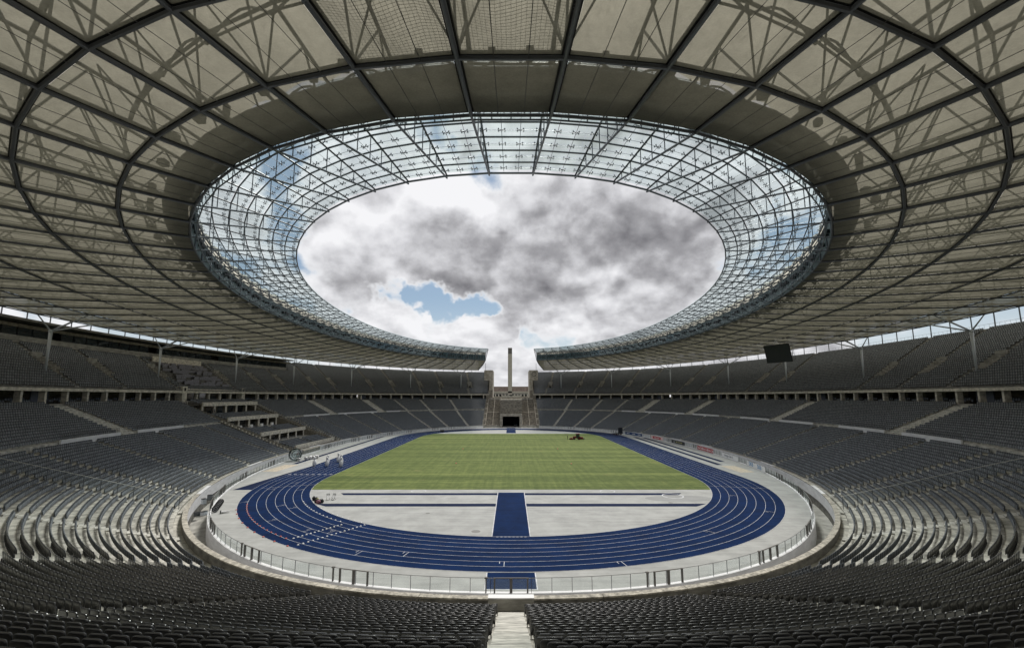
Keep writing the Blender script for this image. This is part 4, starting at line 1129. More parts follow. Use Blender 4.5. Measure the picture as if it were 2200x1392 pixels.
# local +x faces the field
ti = math.radians(14)
def vrot(p): return (p[0] * math.cos(ti) + p[2] * math.sin(ti), p[1], -p[0] * math.sin(ti) + p[2] * math.cos(ti))
def vbox(lo, hi):
    mb = MB().box(lo, hi); mb.v = [vrot(p) for p in mb.v]; return mb
vbox((-0.35, -4.0, -2.8), (0.0, 4.0, 2.8)).build('display', M['screen'], vs)
fr = MB()
for a, b in (((0.0, -4.1, -2.9), (0.06, 4.1, -2.75)), ((0.0, -4.1, 2.75), (0.06, 4.1, 2.9)), ((0.0, -4.1, -2.75), (0.06, -3.95, 2.75)), ((0.0, 3.95, -2.75), (0.06, 4.1, 2.75))):
    q = vbox(a, b); fr.add(q.v, q.f)
fr.build('frame', M['black'], vs)
cg = MB()
for y in (-4.1, -2.0, 2.0, 4.1):
    for z in (-2.8, 2.6): cg.tube(vrot((-0.35, y, z)), vrot((-1.5, y, z)), 0.05, 5)
    cg.tube(vrot((-1.5, y, -2.8)), vrot((-1.5, y, 2.6)), 0.05, 5)
for z in (-2.8, -0.5, 2.6): cg.tube(vrot((-1.5, -4.1, z)), vrot((-1.5, 4.1, z)), 0.05, 5)
cg.build('rear_cage', M['steel'], vs)
for y in (-3.2, -1.0, 1.0, 3.2):
    MB().tube(vrot((-0.3, y, 2.8)), (-0.2, y - 0.7, 4.0), 0.05, 5).tube(vrot((-0.3, y, 2.8)), (-0.2, y + 0.7, 4.0), 0.05, 5).build('hanger', M['steel'], vs)

# ================================================================== SEATS
# local frame of a seat: x along the row, +y towards the field, z up from the tread
def outline(w, z0, z1, r, n=3):
    pts = [(-w, z0), (w, z0)]
    for i in range(n + 1):
        a = math.pi / 2 * i / n; pts.append((w - r + r * math.cos(a), z1 - r + r * math.sin(a)))
    for i in range(n + 1):
        a = math.pi / 2 + math.pi / 2 * i / n; pts.append((-w + r + r * math.cos(a), z1 - r + r * math.sin(a)))
    return pts
def shell(mb, w, z0, z1, r, yb, yf, lean, n=3, rim=0.018):
    o1 = outline(w - rim, z0, z1 - rim, r, n); o2 = outline(w, z0, z1, r, n); N = len(o1)
    lay = [(o1, yb), (o2, yb + rim * 0.6), (o2, yf - rim * 0.6), (o1, yf)]
    v = [(x, y - (z - z0) * lean, z) for ol, y in lay for (x, z) in ol]
    f = [tuple(range(N)), tuple(range(4 * N - 1, 3 * N - 1, -1))]
    for k in range(3):
        for i in range(N):
            j = (i + 1) % N; f.append((k * N + i, (k + 1) * N + i, (k + 1) * N + j, k * N + j))
    mb.add(v, f); return mb
back_me = shell(MB(), 0.24, 0.36, 0.85, 0.075, 0.0, 0.06, 0.10, 4, 0.024).mesh('backrest', [M['seat']])
pan_me = shell(MB(), 0.205, 0.30, 0.72, 0.16, 0.075, 0.125, 0.10, 4).mesh('seat_pan', [M['seat']])
bm = MB()
for e in (-1, 1):
    bm.box((e * 0.225 - 0.02, -0.06, 0.0), (e * 0.225 + 0.02, 0.03, 0.40)); bm.box((e * 0.225 - 0.018, 0.03, 0.36), (e * 0.225 + 0.018, 0.12, 0.41))
bm.box((-0.245, -0.03, 0.33), (0.245, 0.02, 0.37))
brk_me = bm.mesh('bracket', [M['bracket']])
# middle and far versions as plain arrays
def to_arrays(mb):
    tris = []
    for f in mb.f:
        for i in range(1, len(f) - 1): tris.append((f[0], f[i], f[i + 1]))
    return np.array(mb.v, np.float32), np.array(tris, np.int32)
mid = MB(); shell(mid, 0.24, 0.36, 0.85, 0.075, 0.0, 0.06, 0.10, 2, 0.024); shell(mid, 0.205, 0.30, 0.72, 0.15, 0.075, 0.125, 0.10, 1)
mid.box((-0.245, -0.05, 0.0), (-0.2, 0.03, 0.38)); mid.box((0.2, -0.05, 0.0), (0.245, 0.03, 0.38))
far = MB()
ol = [(-0.23, 0.34), (0.23, 0.34), (0.23, 0.76), (0.16, 0.85), (-0.16, 0.85), (-0.23, 0.76)]
v = [(x, y - (z - 0.34) * 0.10, z) for y in (0.0, 0.05) for (x, z) in ol]
far.add(v, [(0, 1, 2, 3, 4, 5), (11, 10, 9, 8, 7, 6)] + [(i, 6 + i, 6 + (i + 1) % 6, (i + 1) % 6) for i in range(1, 6)])
ol = [(-0.2, 0.28), (0.2, 0.28), (0.17, 0.68), (-0.17, 0.68)]
v = [(x, y - (z - 0.28) * 0.08, z) for y in (0.075, 0.13) for (x, z) in ol]
far.add(v, [(7, 6, 5, 4)] + [(i, 4 + i, 4 + (i + 1) % 4, (i + 1) % 4) for i in range(1, 4)])
LOD = [to_arrays(mid), to_arrays(far)]
N_BACK = sum(len(f) - 2 for f in far.f[:7])        # triangles of the backrest in the far version
seats = []          # x, y, z, heading, row, side index, code
def lay_row(o, z, spans, aisles, code, pitch=0.535, seat_o=0.50):
    for a, b in spans:
        sl = srange(a + 0.25, b - 0.25, 0.6); x, y = BOWL.at(sl, o + seat_o)
        cum = np.concatenate([[0], np.cumsum(np.hypot(np.diff(x), np.diff(y)))])
        brk = [0.0] + [float(np.interp(q, sl, cum)) for q, _ in aisles if a < q < b] + [float(cum[-1])]
        wid = [0.0] + [w for q, w in aisles if a < q < b] + [0.0]
        order = np.argsort(brk); brk = [brk[i] for i in order]; wid = [wid[i] for i in order]
        for i in range(len(brk) - 1):
            d0, d1 = brk[i] + wid[i], brk[i + 1] - wid[i + 1]
            n = int((d1 - d0) / pitch)
            if n < 1: continue
            first = d0 + (d1 - d0 - n * pitch) / 2 if wid[i] and wid[i + 1] else d0
            if wid[i + 1] and not wid[i]: first = d1 - n * pitch
            dd = first + pitch * (np.arange(n) + 0.5)
            q = np.interp(dd, cum, sl); px, py = BOWL.at(q, o + seat_o); nx, ny = BOWL.normal(q)
            hd = np.arctan2(-ny, -nx) - math.pi / 2
            seats.append(np.stack([px, py, np.full(n, z), hd, np.full(n, code), q], 1))
def aisle_list(o, block):
    if block == 'low': L = [(s, 0.84 if s == 0 else 0.66) for s in ALL_AISLES]
    else: L = [(s, 2.3) for s in WIDE] + [(s, 0.68) for s in ALL_AISLES if abs(s) < 45 or abs(s) > 200]
    return sorted(L)
for k, (o, z) in enumerate(ROWS): lay_row(o, z, row_spans(o), aisle_list(o, 'low'), k, seat_o=0.58)
for k, (o, z) in enumerate(UROWS): lay_row(o, z, row_spans(o), aisle_list(o, 'up'), 100 + k, seat_o=0.58)
for k, (o, z) in enumerate(TIER):
    a, b = up_span(o); al = []
    for s in VOMS:
        if VO0 - 0.6 < o < VO1 + 0.2: al.append((s, 1.75))
        elif o > VO1: al.append((s, 0.62))
        else: al.append((s + 0.9, 0.62))
    spans = [(a, b)]
    if o > BOX_O - 0.9: spans = [(a, BOX_S0 - 0.5), (BOX_S1, b)]
    if 35.5 < o < 47.0:
        spans = [(a, PRESS_S0), (PRESS_S1, b)] if o <= BOX_O - 0.9 else spans
    lay_row(o, z, spans, sorted(al), 200 + k, seat_o=0.55)
for k in range(2):          # two rows under the balcony, behind the pillars
    o, z = 36.3 + 0.85 * k, ARC_Z + 0.12 + 0.3 * k
    a, b = up_span(o); v0, v1 = s_at_y(VIP_Y1, o), s_at_y(VIP_Y0, o)
    lay_row(o, z, [(a, v0), (v1, b)], sorted([(s, 2.4) for s in WIDE] + [((i + 0.45) * ST if (i + 0.45) * ST < HALF else (i + 0.45) * ST - PER, 0.5) for i in range(NPIL)]), 300 + k)
A = np.concatenate(seats)
vv = np.array([(x, y, z, h - 0.0, 400, 0) for (x, y, z, h) in VIPSEATS]); vv[:, 3] = -math.pi / 2
A = np.concatenate([A, vv])
u, v, Z = proj(A[:, 0], A[:, 1], A[:, 2] + 0.6)
vis = (Z > 2.0) & (u > -220) & (u < 2420) & (v > -50) & (v < 1470)
A = A[vis]; u, v, Z = u[vis], v[vis], Z[vis]
# small irregularities: a seat left open or slightly turned
A[:, 3] += rng.normal(0, 0.02, len(A)); A[:, 2] += rng.normal(0, 0.004, len(A))
inside = (u > -8) & (u < 2208) & (v < 1404) & (A[:, 4] < 100)
order = np.argsort(np.where(inside, Z, 1e9))[:298]
near_set = np.zeros(len(A), bool); near_set[order] = True
# name each near seat by its row and place
rows_here = sorted(set(A[order, 4].astype(int)), reverse=True)
for r in rows_here:
    idx = order[A[order, 4] == r]
    L = sorted([i for i in idx if A[i, 5] < 0], key=lambda i: -A[i, 5]); R = sorted([i for i in idx if A[i, 5] >= 0], key=lambda i: A[i, 5])
    for side, lst in (('left', L), ('right', R)):
        for c, i in enumerate(lst):
            x, y, z, hd = A[i, :4]
            t = thing('stadium_seat', f'black folding seat, {ordinal(c + 1)} {side} of the central stairs, row {ordinal(24 - r)} below the landing', 'seat', (float(x), float(y), float(z)), float(hd), 'black folding seats nearest the camera')
            o = link_mesh('backrest', back_me, None, t); o = link_mesh('seat_pan', pan_me, None, t); o = link_mesh('bracket', brk_me, None, t)
def bulk(name, sel, lod, m, label):
    P = A[sel]; V0, T0 = LOD[lod]; n, nv = len(P), len(V0)
    c, s = np.cos(P[:, 3]), np.sin(P[:, 3])
    X = P[:, 0:1] + c[:, None] * V0[None, :, 0] - s[:, None] * V0[None, :, 1]
    Y = P[:, 1:2] + s[:, None] * V0[None, :, 0] + c[:, None] * V0[None, :, 1]
    Zz = P[:, 2:3] + np.broadcast_to(V0[None, :, 2], X.shape)
    return np.stack([X, Y, Zz], 2).reshape(-1, 3).astype(np.float32), (T0[None] + (np.arange(n) * nv)[:, None, None]).reshape(-1, 3)
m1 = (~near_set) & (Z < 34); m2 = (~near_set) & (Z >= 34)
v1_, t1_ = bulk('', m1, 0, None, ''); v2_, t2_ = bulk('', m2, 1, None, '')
Vx = np.concatenate([v1_, v2_]); Tx = np.concatenate([t1_, t2_ + len(v1_)]).astype(np.int32)
me = bpy.data.meshes.new('stadium_seats')
me.vertices.add(len(Vx)); me.vertices.foreach_set('co', Vx.ravel())
me.loops.add(len(Tx) * 3); me.loops.foreach_set('vertex_index', Tx.ravel())
me.polygons.add(len(Tx)); me.polygons.foreach_set('loop_start', np.arange(0, len(Tx) * 3, 3, dtype=np.int32))
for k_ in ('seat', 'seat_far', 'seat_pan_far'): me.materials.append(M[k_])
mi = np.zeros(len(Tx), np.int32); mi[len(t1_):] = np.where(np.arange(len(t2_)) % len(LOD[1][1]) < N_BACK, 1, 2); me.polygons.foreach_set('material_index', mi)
me.update(calc_edges=True); me.validate()
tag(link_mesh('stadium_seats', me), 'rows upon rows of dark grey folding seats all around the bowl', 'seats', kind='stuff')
print('SEATS', len(A), 'near', int(near_set.sum()), 'tris', len(Tx))

# ================================================================== SMALL THINGS ON THE FIELD
# inflatable bowling pins on the left straight
def pin(x, y, label):
    t = thing('bowling_pin', label, 'bowling pin', (x, y, 0.012), group='white bowling pins on the track')
    MB().lathe([(0.26, 0.0), (0.36, 0.25), (0.44, 0.62), (0.42, 0.95), (0.30, 1.25), (0.19, 1.5)], 16).build('body', M['white'], t, smooth=True)
    MB().lathe([(0.185, 1.502), (0.17, 1.58), (0.18, 1.62)], 16).build('neck_band', mat('pin_band', (0.35, 0.33, 0.36), 0.4), t, smooth=True)
    MB().lathe([(0.183, 1.622), (0.25, 1.82), (0.255, 1.98), (0.19, 2.14), (0.06, 2.22)], 16).build('head', M['white'], t, smooth=True)
pin(-45.4, -29.6, 'white bowling pin on the track, leftmost of the group')
pin(-42.4, -29.8, 'white bowling pin in front of another, second from the left')
pin(-43.6, -26.6, 'white bowling pin half hidden behind the second from the left')
pin(-42.6, -22.9, 'white bowling pin standing farthest back on the track')
pin(-39.1, -30.0, 'white bowling pin nearest the grass, in front')
pin(-40.6, -26.0, 'white bowling pin hidden behind the one nearest the grass')
zb_ = thing('clear_ball', 'large clear inflatable ball beside the left wall', 'ball', (-54.3, -20.9, 0.0))
def sphere(mb, c, r, n=20, m=12, mi=0):
    v = [(c[0], c[1], c[2] - r)]
    for i in range(1, m):
        a = -math.pi / 2 + math.pi * i / m
        for k in range(n): v.append((c[0] + r * math.cos(a) * math.cos(2 * math.pi * k / n), c[1] + r * math.cos(a) * math.sin(2 * math.pi * k / n), c[2] + r * math.sin(a)))
    v.append((c[0], c[1], c[2] + r)); f = []
    for k in range(n): f.append((0, 1 + (k + 1) % n, 1 + k))
    for i in range(m - 2):
        for k in range(n): f.append((1 + i * n + k, 1 + i * n + (k + 1) % n, 1 + (i + 1) * n + (k + 1) % n, 1 + (i + 1) * n + k))
    for k in range(n): f.append((1 + (m - 2) * n + k, 1 + (m - 2) * n + (k + 1) % n, len(v) - 1))
    return mb.add(v, f, mi)
sphere(MB(), (0, 0, 1.55), 1.55, 28, 18).build('outer_skin', M['ball_film'], zb_, smooth=True)
sphere(MB(), (0.1, 0, 1.6), 1.0, 24, 14).build('inner_chamber', M['ball_film'], zb_, smooth=True)
MB().tube((0.75, -0.6, 1.7), (1.1, -0.85, 1.95), 0.24, 12).build('entry_tube', mat('pink_vinyl', (0.62, 0.48, 0.46), 0.4), zb_)
tf = MB()
for a in np.linspace(0, 2 * math.pi, 20, endpoint=False):
    d = Vector((math.cos(a), math.sin(a), 0.25 * math.sin(3 * a))).normalized(); tf.tube(Vector((0.1, 0, 1.6)) + d * 0.98, Vector((0, 0, 1.55)) + d * 1.54, 0.006, 3, cap=False)
tf.build('tension_cords', M['white'], zb_)
fb_pos = [(-52.2, -19.5), (-51.6, -18.6), (-51.0, -17.9), (-50.4, -17.0), (-52.0, -17.3), (-51.2, -16.2), (-53.0, -21.4)]
wn = ['nearest the clear ball', 'second from the clear ball', 'third from the clear ball', 'last of the front row', 'at the back of the heap', 'rearmost of the heap', 'in front of the clear ball']
for (x, y), w in zip(fb_pos, wn):
    t = thing('inflated_ball', f'knee-high white and black ball on the grey floor, {w}', 'ball', (x, y, 0.0), random.uniform(0, 6), 'white balls beside the clear ball')
    sphere(MB(), (0, 0, 0.42), 0.42, 16, 10).build('cover', M['white'], t, smooth=True)
    pt = MB()
    for a in range(5):
        d = Vector((math.cos(a * 1.257), math.sin(a * 1.257), 0.35)).normalized(); c = Vector((0, 0, 0.42)) + d * 0.415
        e1 = d.cross(up).normalized(); e2 = d.cross(e1); pt.add([c + (e1 * math.cos(q) + e2 * math.sin(q)) * 0.17 + d * 0.012 for q in np.linspace(0, 2 * math.pi, 6)[:-1]], [(0, 1, 2, 3, 4)])
    pt.build('black_patch', M['black_paint'], t)

# marker caps laid out on the track
cap_w = MB().lathe([(0.125, 0.0), (0.115, 0.04), (0.08, 0.08), (0.04, 0.10)], 10).mesh('marker_cap', [M['white']], True)
cap_r = MB().lathe([(0.125, 0.0), (0.115, 0.04), (0.08, 0.08), (0.04, 0.10)], 10).mesh('marker_cap', [M['cone_red']], True)
def on_track(ang, lane): 
    R = R_IN + 1.22 * lane; return (R * math.sin(ang), -S0 - R * math.cos(ang))
def caps(mesh, pts, txt, grp):
    for i, (x, y) in enumerate(pts):
        o = link_mesh('marker_cap', mesh); o.location = (x, y, 0.021); tag(o, txt.format(ordinal(i + 1)), 'marker', grp)
caps(cap_r, [on_track(a, 7.0) for a in np.linspace(-1.06, -0.60, 18)], '{} red cap from the top of the inner red curve', 'red marker caps')
caps(cap_r, [on_track(a, 8.02) for a in np.linspace(-1.0, -0.545, 9)], '{} red cap from the top along the outer track edge', 'red marker caps')
caps(cap_w, [on_track(a, 1.0) for a in np.linspace(-1.0, -0.62, 14)], '{} white cap from the top on the innermost lane line', 'white marker caps')
caps(cap_w, [on_track(a, 0.02) for a in np.linspace(-0.95, -0.55, 12)], '{} white cap from the top along the inner kerb', 'white marker caps')
caps(cap_w, [(on_track(-0.585 + 0.0 * t, 6.6 - 5.0 * t)) for t in np.linspace(0, 1, 13)], '{} white cap from the outside in the upper row across the lanes', 'white marker caps')
caps(cap_w, [(on_track(-0.53 + 0.012 * t, 7.4 - 7.0 * t)) for t in np.linspace(0, 1, 16)], '{} white cap from the outside in the lower row across the lanes', 'white marker caps')
for i, (x, y) in enumerate(((-14.8, 3.0), (14.3, 3.0), (-13.2, -25.5), (14.4, -26.0))):
    o = link_mesh('marker_cap', cap_r); o.location = (x, y, 0.031); o.scale = (1.5, 1.5, 1.6); tag(o, ['orange cap on the grass, far left of four', 'orange cap on the grass, far right of four', 'orange cap on the grass, near left of four', 'orange cap on the grass, near right of four'][i], 'marker', 'orange caps on the grass')

# tyres standing in a row against the fence, left
for i in range(6):
    t = i / 5.0; x, y = -41.2 - 2.0 * t, -68.3 + 4.0 * t
    o = thing('tyre', f'black tyre standing in the row by the left fence, {ordinal(i + 1)} from the camera', 'tyre', (x, y, 0.0), math.atan2(4.0, -2.0) + math.pi / 2 + 0.2, 'tyres by the fence'); o.scale = (0.74, 0.9, 0.74)
    ty = MB(); n, m_ = 20, 8
    vv_ = [((0.44 + 0.15 * math.cos(b)) * math.cos(a), 0.16 * math.sin(b), 0.6 + (0.44 + 0.15 * math.cos(b)) * math.sin(a)) for a in np.linspace(0, 2 * math.pi, n, endpoint=False) for b in np.linspace(0, 2 * math.pi, m_, endpoint=False)]
    ty.add(vv_, [(i_ * m_ + k_, i_ * m_ + (k_ + 1) % m_, ((i_ + 1) % n) * m_ + (k_ + 1) % m_, ((i_ + 1) % n) * m_ + k_) for i_ in range(n) for k_ in range(m_)])
    ty.build('rubber', M['tyre'], o, smooth=True)
    st = MB(); vv_ = [(r * math.cos(a), 0.165, 0.6 + r * math.sin(a)) for r in (0.33, 0.4) for a in np.linspace(0, 2 * math.pi, n, endpoint=False)]
    st.add(vv_, [(k_, (k_ + 1) % n, n + (k_ + 1) % n, n + k_) for k_ in range(n)]); st.build('pale_sidewall', mat('sidewall_grey', (0.35, 0.36, 0.38), 0.6), o)
t = thing('loudhailer', 'white cone with black mouth lying on the grey floor by the tyres', 'cone', (-39.9, -69.0, 0.0), 0.3)
MB().tube((0, 0, 0.2), (1.0, 0.15, 0.2), 0.2, 10, 0.09).build('horn', M['white'], t); MB().tube((-0.1, -0.015, 0.2), (0.02, 0.0, 0.2), 0.23, 10).build('mouth', M['black'], t)
for i, (x, y, c, l) in enumerate(((-42.3, -70.2, 'window', 'small dark box by the fence below the tyres'), (-41.6, -69.9, 'steel_light', 'small pale box by the fence below the tyres'), (-46.0, -63.9, 'steel_light', 'pale folded frame leaning on the left fence behind the tyres'), (-46.8, -61.4, 'steel_mid', 'dark folded frame leaning on the left fence farther back'))):
    t = thing('equipment_crate', l, 'crate', (x, y, 0.0), 0.5 + i); h_ = 0.5 if i < 2 else 0.75
    MB().box((-0.35, -0.25, 0.06), (0.35, 0.25, h_)).build('body', M[c], t); MB().box((-0.37, -0.27, h_), (0.37, 0.27, h_ + 0.06)).build('lid', M['dark_box'], t); MB().box((-0.3, -0.2, 0), (0.3, 0.2, 0.06)).build('skid', M['black'], t)
# bags, ball and two folding chairs at the left end of the stripe
bag = [(-30.6, -61.5, 'dark_cloth', 'black round bag farthest up on the kerb'), (-30.0, -62.0, 'dark_cloth', 'black bag second in the kit pile'), (-29.7, -62.4, 'yellow', 'yellow bag in the kit pile'), (-29.5, -63.0, 'dark_cloth', 'large black bag in the kit pile by the kerb'), (-29.0, -63.6, 'pink', 'pink bag at the lower end of the kit pile'), (-28.7, -63.2, 'dark_cloth', 'small dark bag beside the pink one')]
for x, y, c, l in bag:
    t = thing('sports_bag', l, 'bag', (x, y, 0.0), random.uniform(0, 3), 'kit pile by the kerb')
    b = sphere(MB(), (0, 0, 0.26), 0.3, 14, 9); b.v = [(p[0] * 1.25, p[1] * 0.8, max(0.0, p[2])) for p in b.v]; b.build('body', M[c], t, smooth=True)
    MB().path([(-0.22, 0, 0.5), (-0.12, 0, 0.64), (0.12, 0, 0.64), (0.22, 0, 0.5)], 0.025, 5).build('handle', M['dark_cloth'], t)
for x, y, l, rz in ((-28.5, -61.3, 'white folding chair left of the pair by the kit pile', 0.4), (-27.7, -61.2, 'white folding chair right of the pair by the kit pile', -0.3)):
    t = thing('folding_chair', l, 'chair', (x, y, 0.0), rz, 'folding chairs by the kit pile')
    MB().box((-0.24, -0.22, 0.43), (0.24, 0.22, 0.47)).build('seat', M['white'], t); MB().box((-0.24, 0.22, 0.62), (0.24, 0.26, 0.95)).build('backrest', M['white'], t)
    for e in (-0.22, 0.22):
        MB().tube((e, -0.22, 0), (e, 0.24, 0.95), 0.02, 5).build('leg', M['steel'], t); MB().tube((e, 0.26, 0), (e, -0.2, 0.45), 0.02, 5).build('leg', M['steel'], t)

# people: one skinned body each, coloured by height
def person(x, y, z, rz, label, top, legs_m, stride=0.16, arm=0.25, h=1.78):
    nodes = {'pel': (0, 0, 0.53), 'wai': (0, 0, 0.61), 'che': (0, 0.005, 0.74), 'nec': (0, 0.01, 0.835), 'hd0': (0, 0.02, 0.88), 'hd1': (0, 0.02, 0.965),
             'hipL': (-0.055, 0, 0.51), 'kneL': (-0.06, stride * 0.35, 0.28), 'ankL': (-0.062, stride * 0.3, 0.04), 'toeL': (-0.07, stride * 0.3 + 0.09, 0.018),
             'hipR': (0.055, 0, 0.51), 'kneR': (0.06, -stride * 0.1, 0.28), 'ankR': (0.062, -stride * 0.4, 0.045), 'toeR': (0.07, -stride * 0.4 + 0.09, 0.018),
             'shL': (-0.105, 0, 0.80), 'elL': (-0.135, -0.03, 0.64), 'haL': (-0.13, arm * 0.2, 0.50), 'fiL': (-0.125, arm * 0.26, 0.455),
             'shR': (0.105, 0, 0.80), 'elR': (0.14, 0.0, 0.645), 'haR': (0.12, arm * 0.5, 0.53), 'fiR': (0.11, arm * 0.64, 0.50)}
    rad = {'pel': 0.075, 'wai': 0.068, 'che': 0.085, 'nec': 0.032, 'hd0': 0.045, 'hd1': 0.042, 'hip': 0.055, 'kne': 0.034, 'ank': 0.022, 'toe': 0.018, 'sh': 0.036, 'el': 0.025, 'ha': 0.018, 'fi': 0.015}
    ed = [('pel', 'wai'), ('wai', 'che'), ('che', 'nec'), ('nec', 'hd0'), ('hd0', 'hd1')] + [(a + s, b + s) for s in 'LR' for a, b in (('hip', 'kne'), ('kne', 'ank'), ('ank', 'toe'), ('sh', 'el'), ('el', 'ha'), ('ha', 'fi'))] + [('pel', 'hipL'), ('pel', 'hipR'), ('che', 'shL'), ('che', 'shR')]
    ks = list(nodes); me = bpy.data.meshes.new('skeleton')
    me.from_pydata([tuple(c * h for c in nodes[k]) for k in ks], [(ks.index(a), ks.index(b)) for a, b in ed], [])
    ob = bpy.data.objects.new('person', me); COL.objects.link(ob)
    ob.modifiers.new('skin', 'SKIN'); sv = me.skin_vertices[0].data
    for i, k in enumerate(ks):
        r = rad.get(k, rad.get(k[:-1], 0.03)) * h; sv[i].radius = (r, r * (0.72 if k in ('che', 'wai', 'pel') else 1)); sv[i].use_root = (k == 'pel')
    ob.modifiers.new('sub', 'SUBSURF').levels = 1
    dg = bpy.context.evaluated_depsgraph_get(); nm = bpy.data.meshes.new_from_object(ob.evaluated_get(dg)); 
    ob.modifiers.clear(); ob.data = nm
    nm.materials.clear()
    for m_ in (M['skin'], M[top], M[legs_m], M['dark_cloth']): nm.materials.append(m_)
    for p in nm.polygons:
        c = p.center / h; p.use_smooth = True
        p.material_index = 0 if (c.z > 0.845 and c.z < 0.94) or (abs(c.x) > 0.10 and c.z < 0.53 and c.z > 0.4) else (3 if c.z >= 0.94 or c.z < 0.06 else (1 if c.z > 0.55 else 2))
    ob.location = (x, y, z); ob.rotation_euler[2] = rz
    return tag(ob, label, 'person')
person(21.3, 32.0, 0.03, 1.4, 'person in dark clothes standing on the grass left of the tractor', 'dark_cloth', 'dark_cloth')
person(-54.9, 25.4, 0.0, -1.2, 'person in black walking along the left edge of the floor', 'dark_cloth', 'dark_cloth', 0.28)
person(-85.0, -7.4, 11.0, -1.5, 'person in blue on the steps beside the honour box', 'blue_wall', 'dark_cloth')
person(-86.2, -6.8, 11.4, -1.5, 'person in black on the steps beside the honour box', 'dark_cloth', 'dark_cloth')

# red compact tractor with mower decks
tr = thing('tractor', 'red tractor with mowing gear on the far right of the grass', 'tractor', (24.9, 32.0, 0.03), 0.0); tr.scale = (0.82, 0.82, 0.88)
MB().box((-2.0, -0.55, 0.75), (-0.55, 0.55, 1.35)).box((-2.05, -0.45, 0.55), (-0.5, 0.45, 0.76)).build('bonnet', M['red'], tr)
MB().box((-0.55, -0.35, 0.5), (1.2, 0.35, 0.9)).build('chassis', M['dark_box'], tr)
cabm = MB()
for x_, y_ in ((-0.5, -0.65), (-0.5, 0.65), (0.95, -0.65), (0.95, 0.65)): cabm.tube((x_, y_, 0.9), (x_ * 0.9 + 0.02, y_ * 0.92, 2.35), 0.06, 6)
cabm.box((-0.5, -0.68, 0.9), (0.98, 0.68, 1.2)); cab = cabm.build('cab_frame', M['dark_box'], tr)
MB().box((-0.45, -0.62, 1.2), (0.88, 0.62, 2.3)).build('glazing', M['window'], cab)
MB().box((-0.7, -0.78, 2.35), (1.15, 0.78, 2.5)).build('cab_roof', M['red'], tr)
def wheel(x, y, r, w, par):
    n = 18; q = MB(); vv_ = [(x + rr * math.cos(a), y + s_ * w / 2, r + rr * math.sin(a)) for s_, rr in ((-1, r * 0.55), (-1, r * 0.92), (-0.7, r), (0.7, r), (1, r * 0.92), (1, r * 0.55)) for a in np.linspace(0, 2 * math.pi, n, endpoint=False)]
    q.add(vv_, [(k * n + i, k * n + (i + 1) % n, (k + 1) * n + (i + 1) % n, (k + 1) * n + i) for k in range(5) for i in range(n)])
    wh = q.build('wheel', M['tyre'], par); MB().tube((x, y - w * 0.4, r), (x, y + w * 0.4, r), r * 0.56, 14).build('rim', M['red'], wh)
for y_ in (-0.75, 0.75): wheel(0.75, y_, 0.72, 0.45, tr); wheel(-1.5, y_, 0.5, 0.34, tr)
MB().box((1.3, -1.1, 0.25), (2.7, 1.1, 0.75)).box((1.5, -0.9, 0.76), (2.4, 0.9, 1.1)).build('rear_implement', M['red'], tr)
MB().box((2.72, -0.9, 0.3), (3.3, 0.9, 0.6)).build('grass_flap', M['dark_box'], tr)
MB().box((-3.4, -1.2, 0.12), (-2.1, 1.2, 0.55)).box((-3.1, -0.8, 0.551), (-2.5, 0.8, 0.8)).build('front_mower', M['red'], tr)
for y_ in (-0.9, 0.9): MB().tube((-3.5, y_ - 0.1, 0.2), (-3.5, y_ + 0.1, 0.2), 0.2, 12).build('caster', M['tyre'], tr)
# dark trailer with an upright panel at the far right curve
tl = thing('display_trailer', 'black trailer with an upright dark panel beside the far right track', 'trailer', (45.8, 51.9, 0.012), 0.35)
MB().box((-3.0, -0.9, 0.5), (1.2, 0.9, 0.75)).build('chassis', M['dark_box'], tl); MB().box((-0.3, -0.4, 0.75), (1.4, 0.4, 3.0)).build('display_panel', M['screen'], tl)
MB().tube((-3.0, 0, 0.6), (-4.3, 0, 0.5), 0.07, 6).build('drawbar', M['steel'], tl)
for x_ in (-2.0, 0.2):
    for y_ in (-0.9, 0.9): wheel(x_, y_, 0.35, 0.22, tl)
t = thing('equipment_crate', 'small black box at the far left end of the grass', 'crate', (-31.4, 65.6, 0.0), 0.2)
MB().box((-0.9, -0.5, 0.1), (0.9, 0.5, 0.9)).build('body', M['dark_box'], t); MB().box((-0.95, -0.55, 0.9), (0.95, 0.55, 1.0)).build('lid', M['black'], t)
# barrier rails in front of the honour box
bar = thing('barrier', 'dark metal barrier in front of the honour box', 'barrier', (-56.6, 6.5, 0.0))
for k in range(9):
    y_ = -7 + k * 2.2; MB().tube((0, y_, 0), (0, y_, 1.1), 0.04, 5).build('post', M['rail_black'], bar)
for z_ in (0.35, 0.72, 1.1): MB().tube((0, -7, z_), (0, 10.6, z_), 0.03, 5).build('rail', M['rail_black'], bar)
lw = thing('low_wall', 'low stone ramp wall in front of the honour box', 'wall', (-58.6, -3.0, 0.0))
MB().box((-0.3, -5, 0), (0.3, 5, 0.9)).build('wall_body', M['stone_dark'], lw); MB().box((-0.38, -5.1, 0.9), (0.38, 5.1, 1.02)).build('coping', M['stone'], lw)
